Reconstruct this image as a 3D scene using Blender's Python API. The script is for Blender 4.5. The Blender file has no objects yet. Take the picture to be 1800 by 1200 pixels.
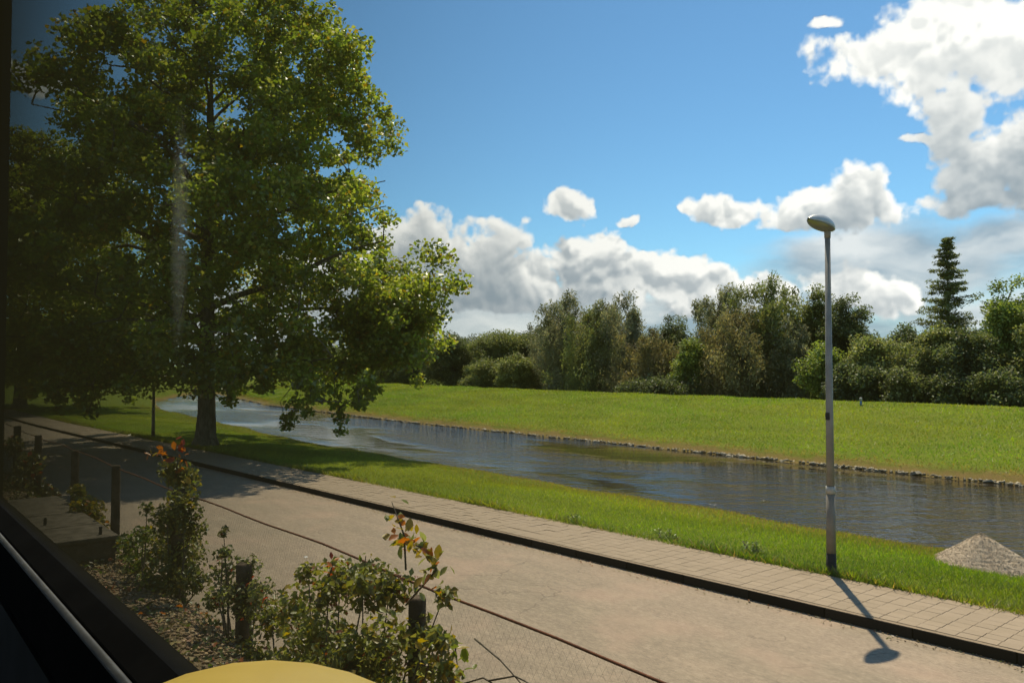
import bpy, math, random
import numpy as np
from mathutils import Vector, Matrix

R = math.radians
scene = bpy.context.scene
COL = scene.collection

# ------------------------------------------------------------------ camera
EYE = Vector((0.0, 0.0, 3.0))
YAW, PITCH, FPX = 50.4, 1.7, 1400.0
cam_d = bpy.data.cameras.new('camera')
cam = bpy.data.objects.new('camera', cam_d)
COL.objects.link(cam)
cam.location = EYE
cam.rotation_euler = (R(90 + PITCH), 0, R(YAW))
cam_d.lens = 28.0
cam_d.sensor_width = 36.0
cam_d.clip_start = 0.01
cam_d.clip_end = 12000
scene.camera = cam

# ------------------------------------------------------------------ sky, sun, exposure
SUN_EL = 61.0
SUN_H = Vector((-0.647, 0.761, 0)).normalized()
SUN_DIR = Vector((SUN_H.x * math.cos(R(SUN_EL)), SUN_H.y * math.cos(R(SUN_EL)), math.sin(R(SUN_EL))))
SKY_STRENGTH = 0.10
EXPOSURE = 1.0
scene.view_settings.view_transform = 'Standard'
scene.view_settings.look = 'None'
scene.view_settings.gamma = 1.0
scene.view_settings.use_curve_mapping = False
scene.view_settings.exposure = EXPOSURE

sun_d = bpy.data.lights.new('sun', 'SUN')
sun_d.energy = 4.2
sun_d.angle = R(0.53)
sun_d.color = (1.0, 0.88, 0.68)
sun = bpy.data.objects.new('sun', sun_d)
COL.objects.link(sun)
sun.rotation_euler = (-SUN_DIR).to_track_quat('-Z', 'Y').to_euler()
sun.location = (0, 0, 60)

world = bpy.data.worlds.new('World')
scene.world = world
world.use_nodes = True


class NT:
    """small helper that writes node trees"""
    def __init__(self, tree):
        self.t = tree

    def new(self, typ, **kw):
        n = self.t.nodes.new(typ)
        for k, v in kw.items():
            setattr(n, k, v)
        return n

    def put(self, sock, v):
        if isinstance(v, bpy.types.NodeSocket):
            self.t.links.new(v, sock)
        elif v is not None:
            try:
                sock.default_value = v
            except Exception:
                sock.default_value = (v[0], v[1], v[2], 1.0)

    def m(self, op, a, b=None, c=None, clamp=False):
        n = self.new('ShaderNodeMath', operation=op, use_clamp=clamp)
        for i, v in enumerate((a, b, c)):
            if v is not None:
                self.put(n.inputs[i], v)
        return n.outputs[0]

    def vm(self, op, a, b=None, scale=None):
        n = self.new('ShaderNodeVectorMath', operation=op)
        self.put(n.inputs[0], a)
        if b is not None:
            self.put(n.inputs[1], b)
        if scale is not None:
            self.put(n.inputs['Scale'], scale)
        return n.outputs['Value'] if op in ('LENGTH', 'DOT_PRODUCT') else n.outputs['Vector']

    def ss(self, v, lo, hi, a=0.0, b=1.0):
        n = self.new('ShaderNodeMapRange', interpolation_type='SMOOTHSTEP')
        self.put(n.inputs[0], v)
        for i, x in enumerate((lo, hi, a, b)):
            self.put(n.inputs[1 + i], x)
        return n.outputs[0]

    def lin(self, v, lo, hi, a=0.0, b=1.0):
        n = self.new('ShaderNodeMapRange')
        self.put(n.inputs[0], v)
        for i, x in enumerate((lo, hi, a, b)):
            self.put(n.inputs[1 + i], x)
        return n.outputs[0]

    def mix(self, f, a, b):
        n = self.new('ShaderNodeMix', data_type='RGBA')
        self.put(n.inputs[0], f)
        self.put(n.inputs[6], a if isinstance(a, bpy.types.NodeSocket) else (*a, 1.0)[:4])
        self.put(n.inputs[7], b if isinstance(b, bpy.types.NodeSocket) else (*b, 1.0)[:4])
        return n.outputs[2]

    def noise(self, vec, scale, detail=4.0, rough=0.55, dist=0.0, color=False):
        n = self.new('ShaderNodeTexNoise')
        if vec is not None:
            self.put(n.inputs['Vector'], vec)
        n.inputs['Scale'].default_value = scale
        n.inputs['Detail'].default_value = detail
        n.inputs['Roughness'].default_value = rough
        n.inputs['Distortion'].default_value = dist
        return n.outputs['Color'] if color else n.outputs['Fac']

    def vor(self, vec, scale, detail=0.0, rough=0.5, feature='F1', out='Distance'):
        n = self.new('ShaderNodeTexVoronoi', feature=feature)
        if vec is not None:
            self.put(n.inputs['Vector'], vec)
        n.inputs['Scale'].default_value = scale
        if 'Detail' in n.inputs:
            n.inputs['Detail'].default_value = detail
            n.inputs['Roughness'].default_value = rough
        return n.outputs[out]


# clouds: cumulus banks at fixed compass bearings, (bearing offset, height) measured in the same
# tangent units everywhere: centre u, centre v, half width, rise above, drop below
CUMULUS = [
    (560, 490, 90, 50, 50), (690, 445, 58, 58, 80), (752, 418, 50, 46, 110), (812, 446, 40, 40, 85),
    (868, 455, 60, 50, 85), (930, 490, 60, 42, 55), (1000, 452, 40, 44, 85), (1060, 455, 44, 46, 80),
    (1145, 474, 64, 38, 45), (1195, 470, 40, 24, 40), (1240, 512, 80, 34, 44), (1320, 516, 90, 30, 40), (900, 520, 230, 24, 26),
    (990, 357, 34, 22, 20), (1094, 384, 26, 12, 11), (1266, 373, 60, 26, 20), (1212, 373, 20, 11, 9),
    (1430, 362, 90, 30, 32), (1515, 350, 64, 46, 44), (1470, 378, 120, 30, 20),
    (1550, 92, 110, 46, 50, .22), (1640, 75, 120, 70, 85, .22), (1740, 60, 140, 90, 80, .22), (1850, 70, 130, 100, 80, .25),
    (1690, 215, 50, 80, 70, .55), (1755, 290, 80, 74, 90), (1835, 280, 100, 85, 100), (1735, 352, 75, 32, 30),
    (1625, 243, 36, 10, 10, .4), (1466, 34, 30, 16, 14, .4), (70, 150, 66, 28, 24), (1560, 528, 60, 34, 30), (1480, 500, 70, 34, 34),
    (2050, 180, 160, 90, 70), (2150, 420, 200, 80, 60), (-120, 300, 140, 60, 50), (-300, 480, 220, 70, 60),
]
STRATA = [
    (1640, 480, 400, 120, 130), (1480, 450, 160, 62, 100), (1750, 430, 300, 60, 70), (1560, 440, 240, 50, 60), (900, 555, 420, 44, 60), (1150, 555, 400, 46, 60),
    (500, 550, 320, 50, 60), (900, 590, 1200, 56, 80), (1750, 540, 420, 80, 70), (2200, 480, 400, 90, 90), (-200, 560, 400, 40, 50),
]


def bearing(px, py, w, up, dn):
    al = math.atan((px - 900) / FPX)
    ca = math.cos(al)
    v = (600 - py) / FPX + math.tan(R(PITCH))
    el = math.atan(v * ca)
    k = math.cos(el) ** 2 * ca / FPX
    return (R(-YAW) + al, el, w * ca * ca / FPX, up * k, dn * k)


SUN_AZ = math.atan2(SUN_H.x, SUN_H.y)


def cloud_map():
    """cumulus and strata over the whole sky dome: RGB = their brightness, A = how much sky they cover"""
    W, H = 3400, 600
    TOP = R(63.5)
    r = np.random.default_rng(21)
    f32 = np.float32
    az = np.linspace(-math.pi, math.pi, W, endpoint=False, dtype=f32)[None, :]
    el = np.linspace(0, TOP, H, endpoint=False, dtype=f32)[:, None]

    def lattice(cell, av, ev):
        nu = max(4, int(round(2 * math.pi / cell)))
        u = (av + math.pi) / (2 * math.pi) * nu
        v = (ev + 0.3) / cell
        iu, iv = np.floor(u).astype(np.int32), np.floor(v).astype(np.int32)
        return nu, u - iu, v - iv, iu % nu, np.clip(iv, 0, None)

    def value(cell, av, ev):
        nu, fu, fv, iu, iv = lattice(cell, av, ev)
        nv = int(3.0 / cell) + 6
        T = r.random((nv, nu)).astype(f32)
        fu, fv = fu * fu * (3 - 2 * fu), fv * fv * (3 - 2 * fv)
        iu1, iv1 = (iu + 1) % nu, np.clip(iv + 1, 0, nv - 1)
        iv = np.clip(iv, 0, nv - 1)
        return (T[iv, iu] * (1 - fu) + T[iv, iu1] * fu) * (1 - fv) + (T[iv1, iu] * (1 - fu) + T[iv1, iu1] * fu) * fv

    def fbm(cell, octs, av, ev, gain=0.55):
        s, a, t = 0, 1.0, 0
        for k in range(octs):
            s = s + a * value(cell / 2 ** k, av, ev)
            t += a
            a *= gain
        return s / t

    def puffs(cell, av, ev):
        """1 at the heart of a puff, 0 in the creases between puffs"""
        nu, fu, fv, iu, iv = lattice(cell, av, ev)
        nv = int(3.0 / cell) + 6
        J = r.random((2, nv, nu)).astype(f32)
        best = np.full(fu.shape, 9.0, f32)
        for dv in (-1, 0, 1):
            for du in (-1, 0, 1):
                a_, b_ = np.clip(iv + dv, 0, nv - 1), (iu + du) % nu
                best = np.minimum(best, (J[0][a_, b_] + du - fu) ** 2 + (J[1][a_, b_] + dv - fv) ** 2)
        return 1 - np.sqrt(best)

    A, E = np.broadcast_arrays(az, el)
    A, E = A.astype(f32), E.astype(f32)
    wa = fbm(0.06, 5, A, E) - 0.5
    we = fbm(0.06, 5, A, E) - 0.5
    A2, E2 = A + wa * 0.035, E + we * 0.030

    def blobs(lst, thick=None):
        acc = np.full(A.shape, -3.0, f32)
        for bl in lst:
            a0, e0, hw, up, dn = bearing(*bl[:5])
            dx = (A2 - a0) / hw
            dy = E2 - e0
            dy = np.where(dy > 0, dy / up, -dy / dn)
            q = 1.12 - np.sqrt(dx * dx + dy * dy)
            if thick is not None:
                thick[q > acc] = bl[5] if len(bl) > 5 else 1.0
            acc = np.maximum(acc, q)
        return acc
    pb = puffs(0.062, A2, E2 * 1.15)
    pm = puffs(0.027, A2 + wa * .02, E2)
    ps = puffs(0.012, A2, E2 + we * .01)
    p = 0.55 * pb + 0.30 * pm + 0.17 * ps
    fine = fbm(0.02, 5, A, E, 0.6) - 0.5
    front = np.cos(E) * np.cos(A + R(YAW))
    away = 1 - np.clip((front - 0.45) / 0.25, 0, 1) * np.clip((0.75 - E) / 0.2, 0, 1)
    scat = (fbm(0.42, 4, A, E) - 0.60) * 6.0 - (1 - away) * 3.0
    thick = np.ones(A.shape, f32)
    Hc = np.maximum(blobs(CUMULUS, thick), scat) + 1.0 * (p - 0.50) + 0.95 * fine

    def sstep(x, lo, hi):
        t = np.clip((x - lo) / (hi - lo), 0, 1)
        return t * t * (3 - 2 * t)
    cov = sstep(Hc, -0.06, 0.30)
    dens = sstep(Hc, 0.0, 0.55) * thick
    # light comes down from the sun, high above these clouds
    tau = np.zeros(A.shape, f32)
    for k, wgt in ((2, .35), (5, .5), (9, .7), (15, .9), (23, 1.0), (34, 1.0)):
        sh = np.zeros(A.shape, f32)
        sh[:-k] = np.roll(dens[k:], -max(1, k // 5), axis=1)
        tau += sh * wgt
    light = np.exp(-0.48 * tau)
    # each puff shades the one below it
    hp = 0.62 * pb + 0.45 * pm + 0.20 * ps
    relief = np.zeros(A.shape, f32)
    relief[:-5] = np.clip((hp[:-5] - np.roll(hp[5:], -2, axis=1)) * 3.0 + 0.5, 0, 1)
    # the bank reaches towards the viewer here and there, so parts of it catch the sun lower down
    bulge = sstep(fbm(0.075, 3, A2, E2), 0.48, 0.72)
    lit = np.clip(light * 0.98 + bulge * 0.50 * relief + 0.20 * (relief - 0.5) + 0.03, 0, 1)[..., None]
    dark, white = np.array((2.2, 2.75, 3.2), f32), np.array((8.3, 8.2, 7.9), f32)
    ccol = dark + (white - dark) * lit
    # strata: wide soft sheets
    sn = fbm(0.10, 6, A * 0.45, E2 * 1.6) - 0.5
    ts = blobs(STRATA) + 1.3 * sn + 0.12
    scov = 0.92 * sstep(ts, 0.05, 0.85)
    s2 = np.clip(0.52 + 2.6 * (fbm(0.05, 6, A * 0.4, E2 * 1.4) - 0.5) + 0.9 * np.clip(E - 0.09, -.1, .2), 0, 1)[..., None]
    sd, sw = np.array((2.5, 3.2, 3.8), f32), np.array((6.4, 6.5, 6.5), f32)
    scol = sd + (sw - sd) * s2
    a = cov + scov * (1 - cov)
    col = (ccol * cov[..., None] + scol * (scov * (1 - cov))[..., None]) / np.maximum(a, 1e-4)[..., None]
    img = bpy.data.images.new('cloud_map', W, H, alpha=True, float_buffer=True)
    img.colorspace_settings.name = 'Non-Color'
    img.alpha_mode = 'CHANNEL_PACKED'
    px = np.concatenate([col, a[..., None]], -1).astype(f32)
    img.pixels.foreach_set(px.ravel())
    img.update()
    img.pack()
    return img


def build_world():
    n = NT(world.node_tree)
    world.node_tree.nodes.clear()
    out = n.new('ShaderNodeOutputWorld')
    bg = n.new('ShaderNodeBackground')
    sky = n.new('ShaderNodeTexSky', sky_type='NISHITA')
    sky.sun_disc = False
    sky.sun_elevation = R(SUN_EL)
    sky.sun_rotation = SUN_AZ
    sky.altitude = 200
    sky.air_density = 1.0
    sky.dust_density = 0.15
    sky.ozone_density = 1.2
    sp = n.new('ShaderNodeSeparateXYZ')
    n.put(sp.inputs[0], n.new('ShaderNodeTexCoord').outputs['Generated'])
    x, y, z = sp.outputs
    u = n.m('MULTIPLY_ADD', n.m('ARCTAN2', x, y), 1 / (2 * math.pi), 0.5)
    v = n.m('MULTIPLY', n.m('ARCSINE', n.m('MAXIMUM', z, 0.0)), 1 / R(63.5))
    uv = n.new('ShaderNodeCombineXYZ')
    n.put(uv.inputs[0], u)
    n.put(uv.inputs[1], v)
    tex = n.new('ShaderNodeTexImage', extension='EXTEND')
    tex.image = cloud_map()
    n.put(tex.inputs[0], uv.outputs[0])
    cover = n.m('MULTIPLY', tex.outputs['Alpha'], n.ss(z, -0.01, 0.01))
    n.put(bg.inputs['Color'], n.mix(cover, n.vm('MULTIPLY', sky.outputs[0], (0.58, 0.88, 0.98)), tex.outputs['Color']))
    bg.inputs['Strength'].default_value = SKY_STRENGTH
    world.node_tree.links.new(bg.outputs[0], out.inputs['Surface'])


build_world()

# ------------------------------------------------------------------ render settings
cy = scene.cycles
cy.use_denoising = True
cy.max_bounces = 8
cy.diffuse_bounces = 3
cy.glossy_bounces = 4
cy.transmission_bounces = 6
cy.transparent_max_bounces = 12
cy.sample_clamp_indirect = 6.0
cy.caustics_reflective = False
cy.caustics_refractive = False

# ------------------------------------------------------------------ helpers
rng = np.random.default_rng(7)
random.seed(7)
CY, SY = math.cos(R(90 - YAW)), math.sin(R(90 - YAW))       # the view direction on the ground is (-CY, SY)


def at(px, Y, z=0.0):
    """the place on the line y = Y that lies on this bearing"""
    r = (px - 900) / FPX
    dep = Y / (SY + CY * r)
    return Vector((dep * (-CY + SY * r), Y, z)), dep


def tag(o, label=None, cat=None, group=None, kind=None):
    for k, v in (('label', label), ('category', cat), ('group', group), ('kind', kind)):
        if v:
            o[k] = v
    return o


def empty(name, loc, rz=0.0, parent=None):
    o = bpy.data.objects.new(name, None)
    COL.objects.link(o)
    o.location = loc
    o.rotation_euler = (0, 0, rz)
    o.empty_display_size = 0.2
    if parent:
        o.parent = parent
    return o


def mesh_np(name, V, F, mat, colors=None, smooth=False):
    """mesh from numpy arrays; F is (n, k)"""
    V = np.asarray(V, dtype=np.float32)
    F = np.asarray(F, dtype=np.int32)
    me = bpy.data.meshes.new(name)
    me.vertices.add(len(V))
    me.vertices.foreach_set('co', V.ravel())
    k = F.shape[1]
    me.loops.add(F.size)
    me.loops.foreach_set('vertex_index', F.ravel())
    me.polygons.add(len(F))
    me.polygons.foreach_set('loop_start', np.arange(0, F.size, k, dtype=np.int32))
    me.polygons.foreach_set('loop_total', np.full(len(F), k, dtype=np.int32))
    if smooth:
        me.polygons.foreach_set('use_smooth', np.ones(len(F), dtype=bool))
    me.update(calc_edges=True)
    if colors is not None:
        a = me.color_attributes.new('tint', 'FLOAT_COLOR', 'POINT')
        c = np.ones((len(V), 4), dtype=np.float32)
        c[:, :3] = colors
        a.data.foreach_set('color', c.ravel())
    if mat:
        me.materials.append(mat)
    return me


def obj(name, me, parent=None, loc=None):
    o = bpy.data.objects.new(name, me)
    COL.objects.link(o)
    if parent:
        o.parent = parent
    if loc is not None:
        o.location = loc
    return o


class MB:
    """collects solids into one mesh"""
    def __init__(self):
        self.v, self.f = [], []

    def add(self, vs, fs):
        b = len(self.v)
        self.v += [tuple(p) for p in vs]
        self.f += [tuple(i + b for i in f) for f in fs]
        return self

    def box(self, x0, x1, y0, y1, z0, z1):
        return self.add([(x0, y0, z0), (x1, y0, z0), (x1, y1, z0), (x0, y1, z0), (x0, y0, z1), (x1, y0, z1), (x1, y1, z1), (x0, y1, z1)],
                        [(0, 3, 2, 1), (4, 5, 6, 7), (0, 1, 5, 4), (1, 2, 6, 5), (2, 3, 7, 6), (3, 0, 4, 7)])

    def tube(self, pts, radii, sides=8, cap=True):
        pts = [Vector(p) for p in pts]
        if not hasattr(radii, '__len__'):
            radii = [radii] * len(pts)
        b = len(self.v)
        up = None
        for i, p in enumerate(pts):
            t = (pts[min(i + 1, len(pts) - 1)] - pts[max(i - 1, 0)]).normalized()
            if up is None:
                up = Vector((1, 0, 0)) if abs(t.z) > 0.7 else Vector((0, 0, 1))
            a = t.cross(up).normalized()
            c = t.cross(a).normalized()
            for k in range(sides):
                th = 2 * math.pi * k / sides
                self.v.append(tuple(p + (a * math.cos(th) + c * math.sin(th)) * radii[i]))
        for i in range(len(pts) - 1):
            for k in range(sides):
                q = (k + 1) % sides
                self.f.append((b + i * sides + k, b + i * sides + q, b + (i + 1) * sides + q, b + (i + 1) * sides + k))
        if cap:
            self.f.append(tuple(b + k for k in range(sides))[::-1])
            e = b + (len(pts) - 1) * sides
            self.f.append(tuple(e + k for k in range(sides)))
        return self

    def lathe(self, prof, cx=0, cy=0, sides=20):
        """prof: list of (radius, z)"""
        b = len(self.v)
        for r, z in prof:
            for k in range(sides):
                th = 2 * math.pi * k / sides
                self.v.append((cx + r * math.cos(th), cy + r * math.sin(th), z))
        for i in range(len(prof) - 1):
            for k in range(sides):
                q = (k + 1) % sides
                self.f.append((b + i * sides + k, b + i * sides + q, b + (i + 1) * sides + q, b + (i + 1) * sides + k))
        self.f.append(tuple(b + k for k in range(sides))[::-1])
        e = b + (len(prof) - 1) * sides
        self.f.append(tuple(e + k for k in range(sides)))
        return self

    def mesh(self, name, mat, smooth=False, bevel=0.0):
        me = bpy.data.meshes.new(name)
        me.from_pydata(self.v, [], self.f)
        if bevel:
            import bmesh
            bm = bmesh.new()
            bm.from_mesh(me)
            bmesh.ops.bevel(bm, geom=bm.edges[:], offset=bevel, segments=2, affect='EDGES', profile=0.5)
            bm.to_mesh(me)
            bm.free()
        if smooth:
            for p in me.polygons:
                p.use_smooth = len(p.vertices) <= 4
        if mat:
            me.materials.append(mat)
        me.update()
        return me

    def build(self, name, mat, parent=None, smooth=False, loc=None, bevel=0.0):
        return obj(name, self.mesh(name, mat, smooth, bevel), parent, loc)


# ------------------------------------------------------------------ materials
MATS = {}


def material(name, fn):
    m = bpy.data.materials.new(name)
    m.use_nodes = True
    n = NT(m.node_tree)
    m.node_tree.nodes.clear()
    out = n.new('ShaderNodeOutputMaterial')
    sh = fn(n, out)
    if sh is not None:
        m.node_tree.links.new(sh, out.inputs['Surface'])
    MATS[name] = m
    return m


def principled(n, color, rough=0.8, metal=0.0, bump=None, bump_d=0.02, bump_s=0.5, spec=0.3):
    p = n.new('ShaderNodeBsdfPrincipled')
    n.put(p.inputs['Base Color'], color if isinstance(color, bpy.types.NodeSocket) else (*color, 1.0))
    n.put(p.inputs['Roughness'], rough)
    n.put(p.inputs['Metallic'], metal)
    n.put(p.inputs['Specular IOR Level'], spec)
    if bump is not None:
        b = n.new('ShaderNodeBump')
        b.inputs['Strength'].default_value = bump_s
        b.inputs['Distance'].default_value = bump_d
        n.put(b.inputs['Height'], bump)
        n.put(p.inputs['Normal'], b.outputs[0])
    return p.outputs[0]


def pos(n):
    return n.new('ShaderNodeNewGeometry').outputs['Position']


def sepxyz(n, v):
    s = n.new('ShaderNodeSeparateXYZ')
    n.put(s.inputs[0], v)
    return s.outputs


def simple(name, c1, c2, scale=6.0, rough=0.8, metal=0.0, bump=0.3, bump_d=0.01, spec=0.3, detail=5):
    def fn(n, out):
        p = n.new('ShaderNodeTexCoord').outputs['Object']
        f = n.noise(p, scale, detail, 0.6)
        f2 = n.ss(f, 0.35, 0.65)
        return principled(n, n.mix(f2, c1, c2), rough, metal, f, bump_d, bump, spec)
    return material(name, fn)


def asphalt(n, out):
    p = pos(n)
    g = n.noise(p, 90, 3, 0.7)
    patch = n.noise(n.vm('MULTIPLY', p, (0.35, 1.0, 1.0)), 0.55, 5, 0.6)
    mid = n.noise(n.vm('MULTIPLY', p, (0.5, 1.4, 1.0)), 3.0, 5, 0.65)
    pink = n.noise(p, 0.9, 3, 0.5)
    c = n.mix(n.ss(g, 0.3, 0.7), (0.222, 0.168, 0.116), (0.335, 0.258, 0.180))
    c = n.mix(n.ss(patch, 0.38, 0.62, 0.0, 0.75), c, (0.235, 0.19, 0.13))
    c = n.mix(n.ss(mid, 0.42, 0.75, 0.0, 0.40), c, (0.40, 0.31, 0.21))
    spk = n.noise(n.vm('MULTIPLY', p, (0.6, 1.2, 1.0)), 22, 4, 0.75)
    c = n.mix(n.ss(spk, 0.48, 0.68, 0.0, 0.55), c, (0.18, 0.142, 0.102))
    c = n.mix(n.ss(spk, 0.50, 0.30, 0.0, 0.45), c, (0.42, 0.335, 0.24))
    c = n.mix(n.ss(pink, 0.5, 0.7, 0.0, 0.35), c, (0.40, 0.27, 0.19))
    # thin meandering cracks
    wp = n.vm('ADD', p, n.vm('SCALE', n.noise(p, 1.3, 4, 0.6, color=True), scale=0.9))
    e = n.vor(wp, 0.42, feature='DISTANCE_TO_EDGE')
    cr = n.m('MULTIPLY', n.ss(e, 0.0, 0.009, 1.0, 0.0), n.ss(n.noise(p, 0.5, 2), 0.44, 0.58))
    c = n.mix(n.m('MULTIPLY', cr, 0.5), c, (0.12, 0.09, 0.065))
    h = n.m('SUBTRACT', g, n.m('MULTIPLY', cr, 1.5))
    return principled(n, c, 0.88, 0, h, 0.006, 0.5, 0.25)


def paving(n, out):
    p = pos(n)
    oi = n.new('ShaderNodeObjectInfo').outputs['Random']
    g = n.noise(p, 120, 3, 0.7)
    s = n.noise(p, 2.2, 5, 0.6)
    c = n.mix(oi, (0.262, 0.202, 0.135), (0.298, 0.230, 0.155))
    c = n.mix(n.ss(g, 0.35, 0.7, 0.0, 0.4), c, (0.38, 0.29, 0.195))
    c = n.mix(n.ss(s, 0.42, 0.7, 0.0, 0.4), c, (0.26, 0.20, 0.13))
    return principled(n, c, 0.9, 0, g, 0.004, 0.4, 0.25)


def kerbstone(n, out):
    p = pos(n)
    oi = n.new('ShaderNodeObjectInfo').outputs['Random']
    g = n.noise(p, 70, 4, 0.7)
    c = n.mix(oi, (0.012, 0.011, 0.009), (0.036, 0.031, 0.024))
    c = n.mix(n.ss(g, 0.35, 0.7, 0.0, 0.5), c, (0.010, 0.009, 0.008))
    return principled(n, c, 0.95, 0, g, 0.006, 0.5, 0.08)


def ground_fn(n, out):
    p = pos(n)
    x, y, z = sepxyz(n, p)
    a = n.noise(p, 0.35, 5, 0.6)
    b = n.noise(p, 5.0, 5, 0.65)
    f = n.noise(n.vm('MULTIPLY', p, (1.0, 1.0, 3.0)), 60, 3, 0.7)
    c = n.mix(n.ss(a, 0.35, 0.65), (0.135, 0.180, 0.014), (0.175, 0.205, 0.020))
    c = n.mix(n.ss(b, 0.4, 0.7, 0.0, 0.55), c, (0.18, 0.195, 0.028))
    c = n.mix(n.ss(f, 0.35, 0.65, 0.0, 0.5), c, (0.085, 0.12, 0.012))
    # dry, straw-coloured growth along the water line
    wob = n.m('MULTIPLY_ADD', n.m('SUBTRACT', n.noise(p, 0.8, 4, 0.6), 0.5), 0.55, z)
    dry = n.m('MULTIPLY', n.ss(wob, -1.06, -0.80, 1.0, 0.0), n.ss(b, 0.25, 0.6, 0.55, 1.0))
    c = n.mix(dry, c, (0.24, 0.165, 0.055))
    mud = n.ss(wob, -1.45, -1.15, 1.0, 0.0)
    c = n.mix(mud, c, (0.07, 0.05, 0.03))
    return principled(n, c, 0.95, 0, n.m('ADD', f, b), 0.05, 0.7, 0.1)


def tinted(name, trans=0.4, gloss=0.06, rough=0.35):
    """leaves and blades: colour from the 'tint' attribute, light passes through"""
    def fn(n, out):
        at_ = n.new('ShaderNodeAttribute', attribute_name='tint').outputs['Color']
        d = n.new('ShaderNodeBsdfDiffuse')
        t = n.new('ShaderNodeBsdfTranslucent')
        g = n.new('ShaderNodeBsdfGlossy')
        n.put(d.inputs['Color'], at_)
        tc = n.mix(1.0, at_, at_)
        hs = n.new('ShaderNodeHueSaturation')
        hs.inputs['Saturation'].default_value = 1.15
        hs.inputs['Value'].default_value = 1.8
        n.put(hs.inputs['Color'], at_)
        n.put(t.inputs['Color'], hs.outputs[0])
        n.put(g.inputs['Color'], (1, 1, 1, 1))
        g.inputs['Roughness'].default_value = rough
        m1 = n.new('ShaderNodeMixShader')
        m1.inputs[0].default_value = trans
        n.put(m1.inputs[1], d.outputs[0])
        n.put(m1.inputs[2], t.outputs[0])
        m2 = n.new('ShaderNodeMixShader')
        m2.inputs[0].default_value = gloss
        n.put(m2.inputs[1], m1.outputs[0])
        n.put(m2.inputs[2], g.outputs[0])
        return m2.outputs[0]
    return material(name, fn)


def bark_fn(n, out):
    p = n.new('ShaderNodeTexCoord').outputs['Object']
    q = n.vm('MULTIPLY', p, (1.0, 1.0, 0.25))
    f = n.noise(q, 14, 6, 0.65)
    v = n.noise(p, 2.0, 3, 0.5)
    c = n.mix(n.ss(f, 0.35, 0.65), (0.08, 0.066, 0.05), (0.21, 0.175, 0.13))
    c = n.mix(n.ss(v, 0.45, 0.7, 0.0, 0.5), c, (0.10, 0.10, 0.06))
    return principled(n, c, 0.95, 0, f, 0.04, 0.9, 0.1)


def water_fn(n, out):
    p = pos(n)
    # ripples run across the breeze, which blows along the view
    al = n.vm('DOT_PRODUCT', p, (SY, CY, 0.0))
    ac = n.vm('DOT_PRODUCT', p, (-CY, SY, 0.0))
    cv = n.new('ShaderNodeCombineXYZ')
    n.put(cv.inputs[0], al)
    n.put(cv.inputs[1], n.m('MULTIPLY', ac, 2.6))
    w1 = n.noise(cv.outputs[0], 0.55, 3, 0.55, 0.4)
    w2 = n.noise(cv.outputs[0], 1.9, 3, 0.6, 0.3)
    zone = n.ss(n.noise(n.vm('MULTIPLY', p, (0.06, 0.14, 1.0)), 1.0, 3, 0.5), 0.42, 0.58, 0.10, 1.3)
    h = n.m('MULTIPLY', n.m('ADD', w1, n.m('MULTIPLY', w2, 0.40)), zone)
    b = n.new('ShaderNodeBump')
    b.inputs['Strength'].default_value = 1.0
    b.inputs['Distance'].default_value = 0.11
    n.put(b.inputs['Height'], h)
    pr = n.new('ShaderNodeBsdfPrincipled')
    n.put(pr.inputs['Base Color'], (0.030, 0.024, 0.014, 1))
    pr.inputs['Roughness'].default_value = 0.06
    pr.inputs['IOR'].default_value = 1.333
    pr.inputs['Specular IOR Level'].default_value = 0.5
    n.put(pr.inputs['Normal'], b.outputs[0])
    return pr.outputs[0]


def gravel_fn(n, out):
    at_ = n.new('ShaderNodeAttribute', attribute_name='tint').outputs['Color']
    f = n.noise(pos(n), 60, 3, 0.6)
    return principled(n, n.mix(n.ss(f, 0.3, 0.7, 0.0, 0.35), at_, (0.10, 0.075, 0.05)), 0.9, 0, f, 0.004, 0.5, 0.2)


def verge_fn(n, out):
    p = pos(n)
    f = n.noise(p, 22, 5, 0.7)
    b = n.noise(p, 1.6, 4, 0.6)
    c = n.mix(n.ss(f, 0.3, 0.7), (0.09, 0.062, 0.035), (0.34, 0.245, 0.145))
    c = n.mix(n.ss(b, 0.45, 0.7, 0.0, 0.6), c, (0.075, 0.07, 0.025))
    return principled(n, c, 0.95, 0, f, 0.03, 0.8, 0.15)


def pane_fn(n, out):
    v = n.new('ShaderNodeVolumeAbsorption')  # absorption stands in for light that slanted glass would reflect away
    v.inputs['Color'].default_value = (0.29, 0.31, 0.27, 1)
    v.inputs['Density'].default_value = 46.0
    # brown scattering veil added in place of the carriage's amber reflection
    w = n.new('ShaderNodeVolumeScatter')
    w.inputs['Color'].default_value = (0.95, 0.80, 0.42, 1)
    w.inputs['Density'].default_value = 1.0
    ad = n.new('ShaderNodeAddShader')
    n.put(ad.inputs[0], v.outputs[0])
    n.put(ad.inputs[1], w.outputs[0])
    n.t.links.new(ad.outputs[0], out.inputs['Volume'])
    return None


def reflection_fn(n, out, dens=60.0):
    v = n.new('ShaderNodeVolumeScatter')
    v.inputs['Color'].default_value = (0.95, 0.97, 0.95, 1)
    v.inputs['Density'].default_value = dens
    n.t.links.new(v.outputs[0], out.inputs['Volume'])
    return None


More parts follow.
